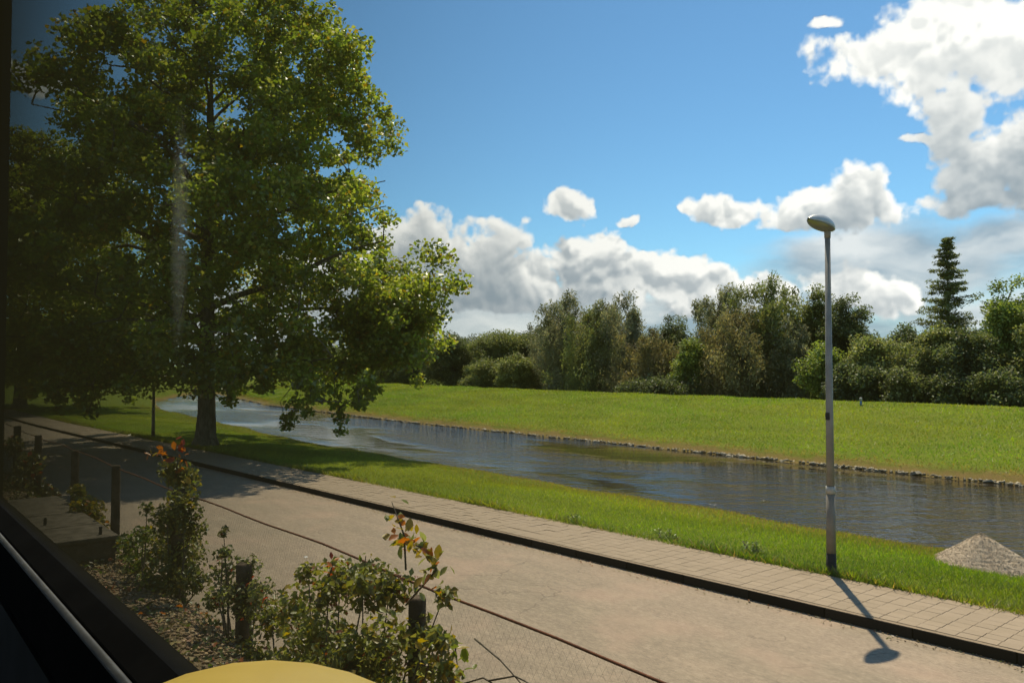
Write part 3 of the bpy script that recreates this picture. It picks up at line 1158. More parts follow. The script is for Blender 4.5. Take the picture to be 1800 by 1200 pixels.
MID = (.140, .160, .052)
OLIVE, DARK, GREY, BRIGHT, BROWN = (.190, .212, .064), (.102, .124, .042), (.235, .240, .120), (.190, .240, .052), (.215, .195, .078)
FAR = [
    # px, top, half, Y, kind, colour, name, label
    (150, 615, 120, 120, 'broad', DARK, 'round_tree', 'distant dark tree low behind the river bend, leftmost'),
    (420, 622, 110, 120, 'broad', OLIVE, 'round_tree', 'distant olive tree behind the big trunk, beyond the river'),
    (560, 605, 90, 66, 'broad', DARK, 'round_tree', 'dark round tree mostly hidden behind the big tree crown'),
    (660, 598, 80, 60, 'broad', OLIVE, 'round_tree', 'olive tree just behind the right edge of the big crown'),
    (740, 588, 66, 56, 'broad', DARK, 'round_tree', 'dark tree beside the tip of the big crown'),
    (795, 586, 50, 53, 'broad', DARK, 'round_tree', 'small dark tree left of the pair of low pale shrubs'),
    (875, 572, 52, 55, 'broad', OLIVE, 'round_tree', 'rounded green tree above the low pale shrubs'),
    (855, 630, 34, 51, 'shrub', OLIVE, 'leafy_shrub', 'low pale green shrub at the dike foot, left of its twin'),
    (912, 622, 40, 51, 'shrub', OLIVE, 'leafy_shrub', 'low pale green shrub next to the tall grey willows'),
    (962, 560, 50, 55, 'willow', GREY, 'willow_tree', 'grey green willow at the left shoulder of the tall clump'),
    (992, 516, 52, 52, 'willow', GREY, 'willow_tree', 'tall grey willow with a pointed top, left of its clump'),
    (1076, 520, 62, 52, 'willow', GREY, 'willow_tree', 'tall wind-swept willow leaning right, middle of the tree row'),
    (1035, 545, 56, 50, 'willow', OLIVE, 'willow_tree', 'dark willow standing in front of the two tall ones'),
    (1140, 584, 56, 50, 'willow', BROWN, 'willow_tree', 'brownish low willow right of the wind-swept one'),
    (1186, 552, 38, 57, 'broad', DARK, 'round_tree', 'narrow dark tree between the two willow clumps'),
    (1216, 594, 38, 50, 'broad', BRIGHT, 'round_tree', 'fresh green small tree between the willow clumps'),
    (1262, 502, 52, 53, 'willow', GREY, 'willow_tree', 'pale feathery willow with two tops, left of the tallest willow'),
    (1346, 484, 66, 53, 'willow', OLIVE, 'willow_tree', 'tallest olive willow left of the near street lamp'),
    (1300, 545, 66, 50, 'willow', BROWN, 'willow_tree', 'brownish willow in front of the tallest one'),
    (1386, 560, 36, 52, 'willow', GREY, 'willow_tree', 'slim grey willow close to the near street lamp'),
    (1432, 500, 42, 56, 'broad', OLIVE, 'round_tree', 'thin-crowned tree seen behind the near street lamp pole'),
    (1492, 516, 46, 55, 'broad', DARK, 'round_tree', 'dark spreading tree just right of the near lamp pole'),
    (1446, 604, 42, 50, 'shrub', BRIGHT, 'leafy_shrub', 'pale tall shrub at the foot of the lamp pole'),
    (1528, 580, 56, 51, 'broad', OLIVE, 'round_tree', 'rounded olive tree under the gap in the tree line'),
    (1590, 568, 50, 60, 'broad', DARK, 'round_tree', 'dark low tree in the gap left of the conifer'),
    (1668, 414, 56, 54, 'conifer', MID, 'conifer_tree', 'tall dark conifer with layered branches rising above the row'),
    (1636, 560, 52, 51, 'broad', OLIVE, 'round_tree', 'green tree at the left foot of the conifer'),
    (1705, 575, 46, 50, 'broad', DARK, 'round_tree', 'dark tree at the right foot of the conifer'),
    (1772, 480, 62, 53, 'broad', BRIGHT, 'round_tree', 'tall green tree at the right edge beside the conifer'),
    (1840, 520, 60, 51, 'broad', OLIVE, 'round_tree', 'olive tree cut by the right edge of the view'),
    (1505, 640, 44, 48.5, 'shrub', DARK, 'leafy_shrub', 'low dark shrub on the dike top right of the lamp'),
    (1590, 650, 40, 48.5, 'shrub', MID, 'leafy_shrub', 'low green shrub on the dike top below the gap'),
    (1665, 655, 44, 48.5, 'shrub', DARK, 'leafy_shrub', 'dark shrub on the dike top below the conifer'),
    (1750, 648, 48, 48.5, 'shrub', DARK, 'leafy_shrub', 'shrub on the dike top near the right edge'),
    (1150, 672, 60, 47.5, 'shrub', DARK, 'leafy_shrub', 'flat dark shrub lying along the dike top'),
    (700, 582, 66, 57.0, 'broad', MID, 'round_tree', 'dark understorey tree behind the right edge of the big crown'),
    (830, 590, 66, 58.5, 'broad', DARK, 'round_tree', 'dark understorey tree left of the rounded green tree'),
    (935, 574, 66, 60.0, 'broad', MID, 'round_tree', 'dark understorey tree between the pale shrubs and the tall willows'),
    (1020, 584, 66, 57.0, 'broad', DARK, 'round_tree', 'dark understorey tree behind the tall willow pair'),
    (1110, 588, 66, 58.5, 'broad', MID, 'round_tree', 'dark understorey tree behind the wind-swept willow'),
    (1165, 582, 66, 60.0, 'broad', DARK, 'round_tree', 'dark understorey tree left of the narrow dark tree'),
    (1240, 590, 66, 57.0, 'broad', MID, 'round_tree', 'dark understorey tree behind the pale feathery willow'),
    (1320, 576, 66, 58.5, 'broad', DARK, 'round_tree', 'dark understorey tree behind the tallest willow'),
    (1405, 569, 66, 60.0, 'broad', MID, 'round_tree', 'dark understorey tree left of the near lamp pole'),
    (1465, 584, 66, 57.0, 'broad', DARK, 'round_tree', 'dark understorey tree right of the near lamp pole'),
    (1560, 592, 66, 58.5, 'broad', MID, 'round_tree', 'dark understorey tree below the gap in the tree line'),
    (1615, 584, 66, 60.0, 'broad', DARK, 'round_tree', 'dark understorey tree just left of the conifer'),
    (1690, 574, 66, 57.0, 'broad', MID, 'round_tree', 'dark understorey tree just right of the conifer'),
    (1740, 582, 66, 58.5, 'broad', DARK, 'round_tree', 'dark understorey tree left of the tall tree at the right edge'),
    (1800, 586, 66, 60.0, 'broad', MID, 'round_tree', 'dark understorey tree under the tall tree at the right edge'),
]
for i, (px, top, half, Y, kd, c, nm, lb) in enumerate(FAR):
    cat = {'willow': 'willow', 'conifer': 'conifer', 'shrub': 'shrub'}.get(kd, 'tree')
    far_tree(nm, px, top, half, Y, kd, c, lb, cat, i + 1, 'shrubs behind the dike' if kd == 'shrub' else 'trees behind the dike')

# wooded hills far off
n = 60
hv, hf = [], []
for i in range(n):
    x = -5200 + i * 130
    h = 60 + 55 * math.exp(-((x + 3050) / 700) ** 2) + 18 * math.sin(i * .5) + 9 * math.sin(i * 1.3)
    hv += [(x, 2900, -5), (x, 3300, h), (x, 3900, -5)]
for i in range(n - 1):
    for k in range(2):
        a = i * 3 + k
        hf.append((a, a + 3, a + 4, a + 1))
tag(obj('hills', mesh_np('hills', hv, hf, FOREST, smooth=True)), kind='structure')

# ------------------------------------------------------------------ stones along the far water line
edge = empty('stone_edge', (0, 0, 0))
tag(edge, 'row of pale stones lining the far water edge', 'stone edging')
st_me = []
for k in range(6):
    r = np.random.default_rng(40 + k)
    g = np.array([[-.62, -.45, 0], [.62, -.45, 0], [.62, .45, 0], [-.62, .45, 0], [-.45, -.32, .5], [.45, -.32, .5], [.45, .32, .5], [-.45, .32, .5], [0, 0, .62]]) + r.normal(0, .08, (9, 3))
    f = [(0, 1, 5, 4), (1, 2, 6, 5), (2, 3, 7, 6), (3, 0, 4, 7), (4, 5, 8), (5, 6, 8), (6, 7, 8), (7, 4, 8), (3, 2, 1, 0)]
    me = bpy.data.meshes.new('stone')
    me.from_pydata([tuple(p) for p in g], [], f)
    c = me.color_attributes.new('tint', 'FLOAT_COLOR', 'POINT')
    b = r.uniform(.26, .50)
    for d in c.data:
        d.color = (b, b * .88, b * .64, 1)
    me.materials.append(STONE)
    st_me.append(me)
x = -8.0
cnt = 0
while cnt < 290:
    s = random.choice((.08, .10, .13, .16, .24))
    x -= s * random.choice((.6, .9, 1.1, 1.4, 2.2))
    o = obj('stone', st_me[random.randrange(6)], edge, (x, float(far_edge(x)) + random.uniform(-.12, .22), WATER_Z - .06 + random.uniform(0, .10)))
    o.rotation_euler = (random.uniform(-.3, .3), random.uniform(-.3, .3), random.uniform(0, 6.28))
    o.scale = (s * random.uniform(.8, 1.5), s, s * random.uniform(.5, .9))
    cnt += 1
n = 2600
X = -2 - 95 * rng.random(n) ** 1.15
P = np.stack([X, far_edge(X) + rng.uniform(-.12, .22, n), WATER_Z + .015 + .07 * rng.random(n)], -1)
c = np.array((.40, .34, .23))[None] * rng.uniform(.45, 1.25, (n, 1))
tag(obj('far_stones', pebble_mesh('far_stones', P, rng.uniform(.07, .22, n), c, STONE), edge), kind='stuff')


# ------------------------------------------------------------------ street lamps
def street_lamp(loc, label):
    root = empty('street_lamp', loc)
    H = 4.78
    MB().lathe([(.070, -.3), (.070, .0), (.066, .30)], sides=20).build('base_collar', LAMP_DARK, root, True)
    MB().lathe([(.064, .30), (.060, 1.12)], sides=20).build('lower_pole', LAMP_TAN, root, True)
    MB().lathe([(.0635, 1.12), (.0635, 1.22)], sides=20).build('band', BAND, root, True)
    MB().lathe([(.054, 1.22), (.050, 2.2), (.036, H)], sides=20).build('upper_pole', LAMP_GREY, root, True)
    MB().box(-.03, .03, -.060, -.052, 2.14, 2.24).build('number_plate', LAMP_DARK, root)
    # head: an egg-shaped shell over a clear bowl, reaching out over the road
    up, lo = [], []
    nL, nA, HW = 22, 20, .135

    def shell(frac_lo, frac_hi, hgt, name, mat):
        vs, fs = [], []
        for i in range(nL + 1):
            t = i / nL
            y = .07 - .57 * t
            wdt = HW * math.sin(math.pi * min(1, max(0, .08 + .90 * t)) ** .78) ** .62
            for k in range(nA + 1):
                a = math.pi * k / nA
                vs.append((wdt * math.cos(a), y, hgt * math.sin(a) * (wdt / HW)))
        for i in range(nL):
            for k in range(nA):
                p = i * (nA + 1) + k
                fs.append((p, p + 1, p + nA + 2, p + nA + 1))
        e = (nL) * (nA + 1)
        for i in range(nL):
            fs.append((i * (nA + 1), (i + 1) * (nA + 1), (i + 1) * (nA + 1) + nA, i * (nA + 1) + nA))
        me = bpy.data.meshes.new(name)
        me.from_pydata(vs, [], fs)
        for p in me.polygons:
            p.use_smooth = True
        me.materials.append(mat)
        o = obj(name, me, root, (0, 0, H + .03))
        o.rotation_euler = (R(-9), 0, 0)
        return o
    hd = shell(0, 1, .15, 'lamp_housing', LAMP_SHELL)
    bw = shell(0, 1, -.05, 'lamp_bowl', BOWL)
    MB().lathe([(.042, -.10), (.046, .05)], sides=16).build('neck', LAMP_GREY, root, True, (0, 0, H))
    return tag(root, label, 'street lamp', 'street lamps along the pavement')


street_lamp((-5.75, 10.50, 0.10), 'near grey street lamp with white band, right half of the view')
street_lamp((-33.2, 9.15, 0.10), 'far thin street lamp left of the big tree trunk')

# ------------------------------------------------------------------ gravel heap
def heap():
    r = np.random.default_rng(77)
    n = 40
    V, F = [], []
    for i in range(n + 1):
        for k in range(48):
            t = i / n
            th = 2 * math.pi * k / 48
            rad = .80 * t * (1 + .10 * math.sin(3 * th + 1) + .05 * math.sin(7 * th))
            z = .42 * (1 - t) ** 1.08 - .03 * math.exp(-(t / .12) ** 2) + r.normal(0, .006)
            V.append((rad * math.cos(th), rad * math.sin(th), z - .04))
    for i in range(n):
        for k in range(48):
            q = (k + 1) % 48
            F.append((i * 48 + k, (i + 1) * 48 + k, (i + 1) * 48 + q, i * 48 + q))
    root = empty('gravel_heap', (-4.75, 13.0, 0.05))
    col = np.array((.42, .335, .235))[None] * r.uniform(.85, 1.15, (len(V), 1))
    obj('mound', mesh_np('mound', V, F, STONE, col), root)
    m = 9000
    th, t = r.uniform(0, 6.28, m), np.sqrt(r.random(m)) * 1.08
    rad = .80 * t * (1 + .10 * np.sin(3 * th + 1) + .05 * np.sin(7 * th))
    P = np.stack([rad * np.cos(th), rad * np.sin(th), .42 * np.maximum(0, 1 - t) ** 1.08 - .035], -1)
    c = np.array((.45, .36, .26))[None] * r.uniform(.88, 1.1, (m, 1))
    tag(obj('loose_gravel', pebble_mesh('loose_gravel', P, r.uniform(.006, .016, m), c, STONE, r), root), kind='stuff')
    root.scale = (0.98, 0.98, 1.22)
    tag(root, 'small conical heap of beige gravel on the grass bank', 'gravel heap')


heap()

# marker post on the dike
p, _ = at(1512, 43.0)
mk = empty('marker_post', (p.x, p.y, float(land(p.x, p.y))))
MB().lathe([(.06, -.1), (.055, .22)], sides=10).build('post', BLUE, mk, True)
MB().lathe([(.075, .22), (.078, .36), (.05, .40)], sides=10).build('cap', BAND, mk, True)
tag(mk, 'tiny white and blue marker post on the dike slope', 'marker post')

# ------------------------------------------------------------------ railway side: verge, fence, concrete
xs = np.concatenate([np.linspace(-90, -22, 35), np.linspace(-21.5, 6, 112)])
strip('gravel_verge', VERGE, lambda x: 0.35, lambda x: 3.42 + .06 * math.sin(x * 2.1) + .05 * math.sin(x * 5.3), lambda x, y: float(land(x, y)) + .012 + .012 * math.sin(5 * x + 3 * y) * math.sin(4 * y), xs, 22)
n = 26000
X = -1.5 - 22 * rng.random(n) ** 1.6
Y = .4 + 2.9 * rng.random(n) ** .8
P = np.stack([X, Y, land(X, Y) + .02], -1)
c = np.array((.46, .33, .20))[None] * rng.uniform(.35, 1.3, (n, 1)) * rng.uniform(.9, 1.1, (n, 3))
m = rng.random(n) < .05
c[m] = np.array((.26, .10, .045)) * rng.uniform(.6, 1.2, (m.sum(), 1))
tag(obj('ballast_stones', pebble_mesh('ballast_stones', P, rng.uniform(.02, .065, n), c, STONE)), 'loose brown ballast stones on the verge under the window', 'gravel', kind='stuff')
# fallen leaves and dry weeds over it
n = 5200
X = -2 - 18 * rng.random(n) ** 1.5
Y = .7 + 2.5 * rng.random(n) ** .8
P = np.stack([X, Y, land(X, Y) + .05 + .06 * rng.random(n)], -1)
c = leaf_colors(n, (.10, .085, .03), .4, rng, [((.07, .10, .02), .4), ((.28, .10, .03), .06), ((.36, .30, .17), .12)])
tag(obj('leaf_litter', leaf_mesh('leaf_litter', P, .065, c, LEAF_NEAR, up=1.0)), 'fallen leaves and dry weeds scattered on the verge', 'leaf litter', kind='stuff')

fence = empty('wire_fence', (-8, 3.03, .42))
tag(fence, 'low wire fence on stout wooden posts between verge and road', 'fence')
inv = fence.matrix_basis.inverted()


def post(px, Y, ztop, rad, lean=0.0, square=False):
    q, dep = at(px, Y)
    zb = float(land(q.x, q.y)) - .3
    mb = MB()
    prof = [(rad * 1.05, zb), (rad, zb + .5), (rad * .98, ztop - .02), (rad * .86, ztop)]
    mb.lathe(prof, sides=10)
    mb.v = [(x * (1 + .07 * math.sin(5 * z + x * 40)) + q.x - fence.location.x, y + q.y - fence.location.y + lean * (z - zb), z - fence.location.z) for x, y, z in mb.v]
    return mb.build('post', WOOD, fence, True)


post(735, 3.00, 1.42, .063)
post(433, 2.98, 1.07, .078)
post(318, 3.02, 1.52, .085)
post(207, 3.03, 1.52, .062)
post(135, 3.05, 1.50, .065)
post(70, 3.05, 1.52, .07)
post(33, 3.05, 1.55, .08)
WZ = 1.475
pts = []
for i in range(60):
    x = -30 + i * .58
    pts.append((x + 8, .04, WZ - .42 + .018 * math.sin(x * .7) - .01 * math.sin(x * 2.3)))
MB().tube(pts, .0085, 6).build('top_wire', RUST, fence, True)
mb = MB()
H = 1.02
for k in range(330):
    x = -19 + k * .055 + 8
    for sgn in (-1, 1):
        mb.tube([(x, .045 + .003 * sgn, .03), (x + sgn * H * .62, .045 + .003 * sgn,   .03 + H)], .00042, 3, cap=False)
tag(mb.build('wire_mesh', ZINC, fence), kind='stuff')

# concrete trough with two lids
q, _ = at(140, 2.32)
blk = empty('concrete_block', (q.x, 2.30, .38))
MB().box(-3.6, .42, -.46, .40, -.25, .34).build('body', CONCRETE, blk, bevel=.015)
for k, (a, b) in enumerate(((-3.62, -1.75), (-1.72, -.60), (-.57, .45))):
    MB().box(a, b, -.49, .43, .343, .40).build('lid', CONCRETE, blk, bevel=.012)
for (a, b) in ((.25, .25), (-.9, -.2)):
    MB().tube([(a, b, .39), (a, b, .50)], .02, 8).build('iron_stub', LAMP_DARK, blk)
tag(blk, 'low weathered concrete block with flat lids beside the window frame', 'concrete block')


# ------------------------------------------------------------------ shrubs on the fence
def shrub(name, label, clumps, base, accents, leaf=.055, dens=330, sprigs=(), seed=1, group=None):
    """clumps: (px, py-height z, Y, radius); sprigs: list of stem polylines that carry single leaves"""
    r = np.random.default_rng(seed)
    c0 = clumps[0]
    o0, _ = at(c0[0], c0[2])
    root = empty(name, (o0.x, o0.y, float(land(o0.x, o0.y))))
    L = root.location.copy()
    P, mb, T = [], MB(), []
    for (px, z, Y, rad) in clumps:
        q, _ = at(px, Y)
        c = np.array((q.x - L.x, q.y - L.y, z - L.z))
        k = int(1.45 * dens * (rad / .25) ** 2) + 16
        P.append(ball(k, r, .6) * rad * np.array([1, 1, .9]) + c)
        T.append(np.full(k, r.uniform(.7, 1.25)))
        b = np.array((c[0] * .6, c[1] * .6, 0.0))
        mb.tube([tuple(b), tuple((b + c) / 2 + r.normal(0, .04, 3)), tuple(c + np.array([0, 0, rad * .5]))], [.012, .008, .003], 5, cap=False)
    P, T = np.concatenate(P), np.concatenate(T)
    P[:, 2] = np.maximum(P[:, 2], .02)
    col = leaf_colors(len(P), base, .3, r, accents) * T[:, None]
    fo = obj('foliage', leaf_mesh('foliage', P, leaf, col, LEAF_NEAR, up=.3, hang=.3, aspect=.6, r=r), root)
    tag(fo, kind='stuff')
    lv = {}
    for (stem, cols, size, cnt) in sprigs:
        pl = []
        for (px, z, Y) in stem:
            q, _ = at(px, Y)
            pl.append(Vector((q.x - L.x, q.y - L.y, z - L.z)))
        mb.tube(pl, [.007] * (len(pl) - 1) + [.003], 5, cap=False)
        for j in range(cnt):
            t = (j + r.uniform(.2, .8)) / cnt * (len(pl) - 1) * .8 + (len(pl) - 1) * .2
            i = min(int(t), len(pl) - 2)
            b = pl[i].lerp(pl[i + 1], t - i) + Vector(r.normal(0, .045, 3))
            ci = int(r.integers(len(cols)))
            if (name, cols[ci]) not in lv:
                cc = cols[ci]
                pts = [(-.5, 0, 0), (-.25, .20, .05), (.05, .30, .07), (.32, .16, .04), (.5, 0, -.04), (.32, -.16, .04), (.05, -.30, .07), (-.25, -.20, .05), (0, 0, -.01)]
                me = mesh_np('leaf', np.array(pts) * size, [(8, a, (a + 1) % 8) for a in range(8)], LEAF_NEAR, np.tile(np.array(cc), (9, 1)))
                lv[(name, cols[ci])] = me
            o = obj('leaf', lv[(name, cols[ci])], root, b)
            o.rotation_euler = (r.normal(0, .7), r.normal(.3, .6), r.uniform(0, 6.28))
            k = r.uniform(.7, 1.25)
            o.scale = (k, k, k)
    tag(mb.build('stems', BARK, root, True), kind='stuff')
    return tag(root, label, 'shrub', group)


ORANGE, RED, YEL, GRN, PALE = (.42, .14, .026), (.32, .055, .022), (.30, .22, .035), (.15, .18, .03), (.26, .27, .085)
RS = random.Random(5)


def cl(pairs, Y, jitter=.25):
    return [(px, z, Y + RS.uniform(-jitter, jitter), rad) for px, z, rad in pairs]


def zof(px, py, Y):
    return 3.0 + (643 - py) / FPX * at(px, Y)[1]


SG = 'shrubs growing along the wire fence'
YB = 2.82
main = [(px, zof(px, py, YB), YB + RS.uniform(-.28, .22), rad) for px, py, rad in
        [(560, 1120, .30), (520, 1080, .22), (480, 1110, .20), (600, 1050, .24), (650, 1040, .22), (690, 1060, .20), (620, 1120, .30), (680, 1130, .28), (560, 1180, .32), (640, 1190, .32),
         (740, 1140, .16), (770, 1090, .11), (785, 1040, .08), (790, 1150, .10), (450, 1150, .20), (500, 1180, .25), (700, 1190, .25), (580, 1015, .12), (640, 1000, .10), (545, 1030, .12), (610, 1240, .35), (690, 1250, .3), (760, 1200, .13)]]
shrub('flowering_shrub', 'wide olive shrub with reddish tips around the nearest fence post', main, (.165, .170, .038),
      [((.20, .07, .03), .04), (YEL, .15), (PALE, .12)], .060, 300,
      [([(715, zof(715, 1060, YB), YB), (768, zof(768, 1000, YB), YB), (745, zof(745, 962, YB), YB), (700, zof(700, 945, YB), YB)], (YEL, GRN, YEL, PALE, ORANGE), .078, 64),
       ([(715, zof(715, 1000, YB), YB), (712, zof(712, 940, YB), YB), (690, zof(690, 882, YB), YB)], (YEL, GRN, YEL, ORANGE), .07, 26),
       ([(760, zof(760, 1110, YB), YB), (800, zof(800, 1120, YB), YB), (805, zof(805, 1165, YB), YB)], (GRN, GRN, YEL), .085, 26),
       ([(560, zof(560, 1060, YB), YB), (585, zof(585, 1000, YB), YB), (588, zof(588, 985, YB), YB)], (RED, ORANGE, GRN), .055, 9),
       ([(640, zof(640, 1030, YB), YB), (645, zof(645, 975, YB), YB)], (GRN, YEL), .055, 9)], 11, SG)
col = [(px, zof(px, py, 3.0), 3.0 + RS.uniform(-.12, .12), rad) for px, py, rad in
       [(310, 1000, .30), (312, 950, .27), (298, 905, .24), (326, 880, .24), (318, 845, .22), (300, 820, .16), (340, 920, .18), (335, 985, .25), (288, 980, .28), (345, 1010, .2), (330, 850, .18)]]
shrub('climbing_shrub', 'tall narrow climber wrapping a fence post, orange red leaves on top', col, (.13, .14, .036), [(PALE, .15), (YEL, .08)], .062, 300,
      [([(300, zof(300, 840, 3.0), 3.0), (285, zof(285, 800, 3.0), 3.0), (262, zof(262, 797, 3.0), 3.0)], (ORANGE, YEL, ORANGE), .095, 16),
       ([(312, zof(312, 850, 3.0), 3.0), (315, zof(315, 800, 3.0), 3.0), (312, zof(312, 782, 3.0), 3.0)], (RED, ORANGE, ORANGE), .10, 18),
       ([(330, zof(330, 870, 3.0), 3.0), (350, zof(350, 850, 3.0), 3.0)], (YEL, GRN), .08, 8)], 12, SG)
mid = [(px, zof(px, py, 2.9), 2.9 + RS.uniform(-.15, .15), rad) for px, py, rad in
       [(425, 1050, .22), (405, 1010, .18), (395, 960, .10), (440, 1010, .14), (462, 1040, .14), (400, 1060, .2), (455, 1075, .2), (396, 930, .06), (385, 1045, .15)]]
shrub('leafy_shrub', 'small dark shrub hugging the short second fence post', mid, (.105, .115, .036), [(BROWN, .2), (PALE, .1), (RED, .04)], .055, 260, [], 13, SG)
lo = [(px, zof(px, py, 2.85), 2.85 + RS.uniform(-.1, .2), rad) for px, py, rad in
      [(250, 990, .24), (235, 950, .2), (260, 930, .15), (262, 895, .10), (228, 1000, .2), (275, 1010, .22), (222, 965, .14)]]
shrub('leafy_shrub', 'bright green shrub between the concrete block and the climber', lo, (.115, .150, .030), [(PALE, .15), (YEL, .08)], .06, 260, [], 14, SG)
w1 = [(px, zof(px, py, 2.9), 2.9 + RS.uniform(-.3, .2), rad) for px, py, rad in
      [(130, 905, .3), (150, 880, .22), (165, 910, .25), (180, 925, .2), (115, 925, .3), (140, 860, .15)]]
shrub('leafy_shrub', 'yellowish weed clump growing behind the concrete block', w1, (.13, .125, .03), [(YEL, .2), (ORANGE, .06)], .08, 200, [], 15, SG)
w2 = [(px, zof(px, py, 2.95), 2.95 + RS.uniform(-.3, .2), rad) for px, py, rad in
      [(60, 870, .4), (35, 840, .4), (80, 890, .35), (55, 800, .3), (20, 860, .4), (95, 905, .3), (28, 770, .22)]]
shrub('leafy_shrub', 'dark overgrown shrub at the far left of the fence', w2, (.065, .070, .025), [(BROWN, .25), (RED, .05)], .10, 160, [], 16, SG)

# broad-leaved weeds in the grass by the paving
for (px, Y, lb) in ((1322, 10.75, 'leafy pale weed at the paving edge left of the near lamp'), (1170, 10.45, 'pale flowering weed at the paving edge, middle of the bank'), (1010, 10.2, 'small pale weed at the paving edge above the fence wire')):
    zz = .16
    shrub('weed_plant', lb, [(px, zz, Y, .13), (px + 14, zz - .02, Y + .1, .11), (px - 12, zz + .03, Y + .05, .10), (px + 4, zz + .10, Y, .07)], (.16, .20, .05), [((.45, .46, .30), .10)], .045, 170, [], px, 'weeds along the paving edge')

# twigs trailing over the mesh beside the nearest post
tw = empty('bare_twig', (-3.6, 2.9, .45))
mb = MB()
for (a, b, c_) in (((835, 1118), (880, 1155), (920, 1200)), ((860, 1190), (905, 1182), (950, 1205)), ((800, 1200), (850, 1185), (900, 1215))):
    pts = []
    for (px, py) in (a, b, c_):
        q, _ = at(px, 2.8)
        pts.append((q.x + 3.6, 2.8 - 2.9, zof(px, py, 2.8) - .45))
    MB().tube(pts, [.006, .005, .003], 5).build('stem', BARK, tw, True)
tag(tw, 'thin bare twigs sticking out right of the nearest fence post', 'twig')

# grit and dead leaves washed along the kerb
n = 2600
X = 1 - 40 * rng.random(n) ** 1.3
Y = kerb_y(X) - .01 - .22 * rng.random(n) ** 2.2
P = np.stack([X, Y, np.full(n, .012)], -1)
c = leaf_colors(n, (.16, .115, .065), .5, rng, [((.30, .13, .05), .10), ((.12, .13, .03), .15)])
tag(obj('gutter_litter', leaf_mesh('gutter_litter', P, .028, c, LEAF_NEAR, up=2.0)), 'grit and dead leaves along the foot of the kerb', 'litter', kind='stuff')

# scraps on the ground
for (px, py, s, lb) in ((540, 978, .07, 'small white paper scrap lying on the sunny road'), (229, 766, .16, 'white paper scrap at the pavement edge in the tree shade')):
    z = .022 if s < .1 else .16
    q = None
    dep = (3.0 - z) / ((py - 643) / FPX)
    r_ = (px - 900) / FPX
    loc = (dep * (-CY + SY * r_), dep * (SY + CY * r_), z)
    mb = MB()
    g = [(-1, -.7, 0), (0, -.8, .5), (1, -.6, .1), (1, .7, .3), (.1, .6, .6), (-1, .6, .1)]
    mb.add([(a * s * .5, b * s * .5, c_ * s * .5) for a, b, c_ in g] + [(a * s * .5, b * s * .5, c_ * s * .5 - .004) for a, b, c_ in g],
           [(0, 1, 4, 5), (1, 2, 3, 4), (11, 10, 7, 6), (10, 9, 8, 7), (0, 5, 11, 6), (2, 8, 9, 3), (0, 6, 7, 1), (1, 7, 8, 2), (5, 4, 10, 11), (4, 3, 9, 10)])
    o = mb.build('paper_scrap', PAPER, None, False, loc)
    tag(o, lb, 'litter', 'paper scraps')

# ------------------------------------------------------------------ the train carriage around the window
GY = 0.150                                    # inner face of the glass
SILL = 3.0 - 0.181
car = empty('train_carriage', (0.0, -1.2, 1.75))
tag(car, 'dark train carriage side with window sill and trim at lower left', 'train carriage')


def cpart(name, mat, *boxes, bevel=0.0):
    mb = MB()
    for (x0, x1, y0, y1, z0, z1) in boxes:
        mb.box(x0, x1, y0 + 1.2, y1 + 1.2, z0 - 1.75, z1 - 1.75)
    return mb.build(name, mat, car, bevel=bevel)


WX0, WX1, WT = -1.74, 0.95, 3.86
cpart('side_wall', INNER, (-6, 5, .130, .205, 1.2, SILL - .080), (-6, 5, .130, .205, WT, 4.15), (-6, WX0, .130, .205, SILL - .078, WT - .002), (WX1, 5, .130, .205, SILL - .078, WT - .002))
cpart('outer_skin', SKIN, (-6, 5, .208, .222, 1.15, SILL - .100), (-6, 5, .208, .222, WT + .03, 4.2), (-6, WX0 - .03, .208, .222, SILL - .098, WT + .028), (WX1 + .03, 5, .208, .222, SILL - .098, WT + .028))
cpart('floor', INNER, (-6, 5, -2.55, .128, 1.68, 1.75))
cpart('ceiling', CEIL, (-6, 5, -2.55, .128, 4.05, 4.12))
cpart('opposite_wall', INNER, (-6, 5, -2.63, -2.55, 1.2, 2.75), (-6, 5, -2.63, -2.55, 3.75, 4.15), (-6, -4.2, -2.63, -2.55, 2.752, 3.748), (-2.0, -1.2, -2.63, -2.55, 2.752, 3.748), (1.0, 5, -2.63, -2.55, 2.752, 3.748))
cpart('end_wall', CEIL, (-6.08, -6.002, -2.63, .205, 1.2, 4.15))
cpart('end_wall', CEIL, (5.002, 5.08, -2.63, .205, 1.2, 4.15))
# rubber gasket round the glass, its lower run slanting inwards, and the bright trim on its inner lip
g = MB()
for (y, z) in ((.190, SILL - .060), (GY + .014, SILL - .002), (GY, SILL), (.1345, SILL - .008), (.1345, SILL - .085), (.190, SILL - .085)):
    for x in (WX0, WX1):
        g.v.append((x, y + 1.2, z - 1.75))
for k in range(5):
    g.f.append((2 * k, 2 * k + 2, 2 * k + 3, 2 * k + 1))
g.box(WX0, WX0 + .02, .132 + 1.2, .2 + 1.2, SILL - 1.75, WT - 1.75)
g.box(WX1 - .02, WX1, .132 + 1.2, .2 + 1.2, SILL - 1.75, WT - 1.75)
g.box(WX0, WX1, .132 + 1.2, .2 + 1.2, WT - .02 - 1.75, WT - 1.75)
g.build('gasket', GASKET, car)
MB().tube([(WX0, .1315 + 1.2, SILL - .0125 - 1.75), (WX1,   .1315 + 1.2, SILL - .0125 - 1.75)], .0030, 12).build('sill_trim', TRIM, car, True)
MB().box(WX0 + .021, WX1 - .021, GY + 1.2, GY + .012 + 1.2, SILL + .001 - 1.75, WT - .021 - 1.75).build('window_pane', PANE, car)

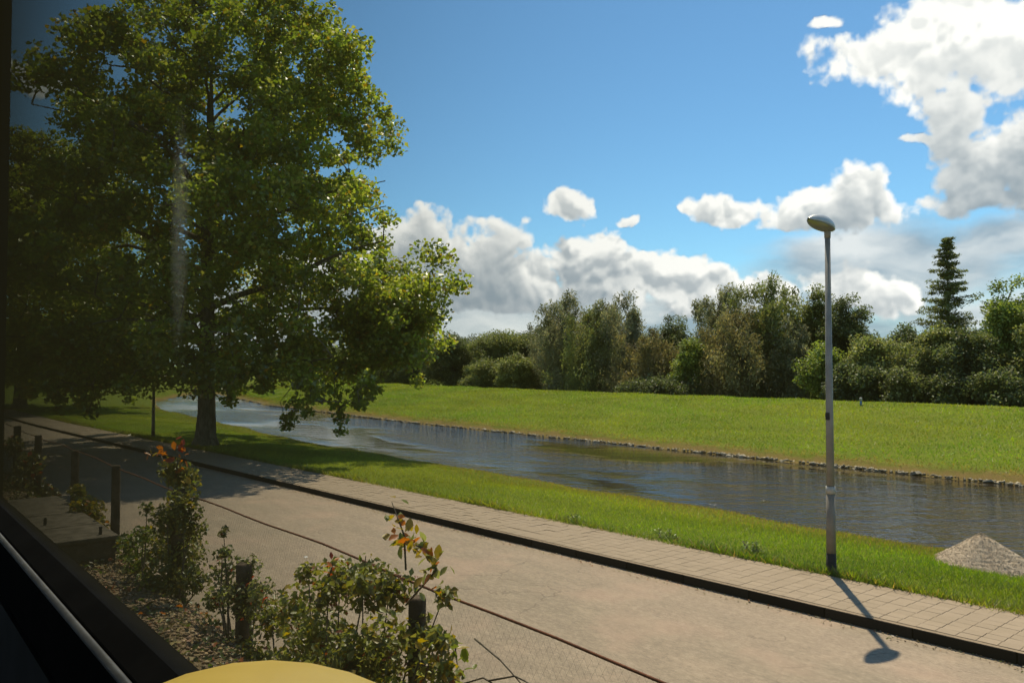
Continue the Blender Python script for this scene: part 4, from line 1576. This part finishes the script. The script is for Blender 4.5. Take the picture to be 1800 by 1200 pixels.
# pale scattering streak added on the glass to imitate a grab pole's reflection
def glass_streak(name, spots, mat):
    """spots: (x, z, half width, half height) on the glass"""
    mb = MB()
    for (x, z, hw, hh) in spots:
        nA, nB = 18, 13
        b0 = len(mb.v)
        for j in range(nB + 1):
            ph = -math.pi / 2 + math.pi * j / nB
            for i in range(nA):
                a = 2 * math.pi * i / nA
                q = math.cos(ph)
                mb.v.append((x + hw * q * math.cos(a), GY + .0132 + 1.2 +   .0006 * (1 + math.copysign(math.sin(ph) ** 4, ph)), z + hh * q * math.sin(a) - 1.75))
        for j in range(nB):
            for i in range(nA):
                k = (i + 1) % nA
                mb.f.append((b0 + j * nA + i, b0 + (j + 1) * nA + i, b0 + (j + 1) * nA + k, b0 + j * nA + k))
    return mb.build(name, mat, car)


def on_glass(px, py):
    q, dep = at(px, GY + .0135)
    return q.x, 3.0 + (643 - py) / FPX * dep, dep


sp = []
for (px, py, w, h) in ((312, 400, 20, 250),):
    x, z, dep = on_glass(px, py)
    al = math.atan((px - 900) / FPX)
    k = dep / FPX / max(.15, math.sin(R(90 - YAW) + al)) * math.cos(al)
    sp.append((x, z, w * k, h * dep / FPX))
glass_streak('pole_reflection', sp, REFL_STREAK)

# seat in front of the viewer, with a yellow hand grip on its window corner
seat = empty('carriage_bench', (-.30, -.12, 1.75))
mb = MB().box(-.10, .0, -.23, .22, .42, 1.02)
mb.build('backrest', SEAT, seat, bevel=.03)
MB().box(-.50, -.09, -.23, .22, .34, .46).build('cushion', SEAT, seat, bevel=.03)
MB().box(-.40, -.12, -.15, .14, .0, .335).build('base', INNER, seat, bevel=.01)
gx, gy, gz = -.175, .0700, 3.0 - .0685
vs, fs = [], []
nA, nB = 40, 14
for j in range(nB + 1):
    b = -math.pi / 2 + math.pi * j / nB
    e = .022 * math.sin(b)
    sc = .5 + .5 * math.cos(b) ** .5 if math.cos(b) > 1e-6 else .5
    for i in range(nA):
        a = 2 * math.pi * i / nA
        u, v = math.cos(a), math.sin(a)
        rr = .062 - .016 * (1 - math.cos(b) ** .6 if math.cos(b) > 1e-6 else 1)
        vs.append((SY * u * rr - CY * e, CY * u * rr + SY * e, v * rr * .95 - .0589))
for j in range(nB):
    for i in range(nA):
        q = (i + 1) % nA
        fs.append((j * nA + i, j * nA + q, (j + 1) * nA + q, (j + 1) * nA + i))
fs.append(tuple(range(nA))[::-1])
fs.append(tuple(nB * nA + i for i in range(nA)))
me = bpy.data.meshes.new('hand_grip')
me.from_pydata(vs, [], fs)
for p in me.polygons:
    p.use_smooth = True
me.materials.append(YELLOW)
obj('hand_grip', me, seat, (gx + .30, gy + .12, gz - 1.75))
MB().tube([(.128, .19, 1.09), (.10, .17, 1.02), (-.02, .12, .95)], [.016, .016, .016], 10).build('grip_stem', INNER, seat, True)
tag(seat, 'dark bench with a rounded yellow grip at the bottom edge', 'bench')
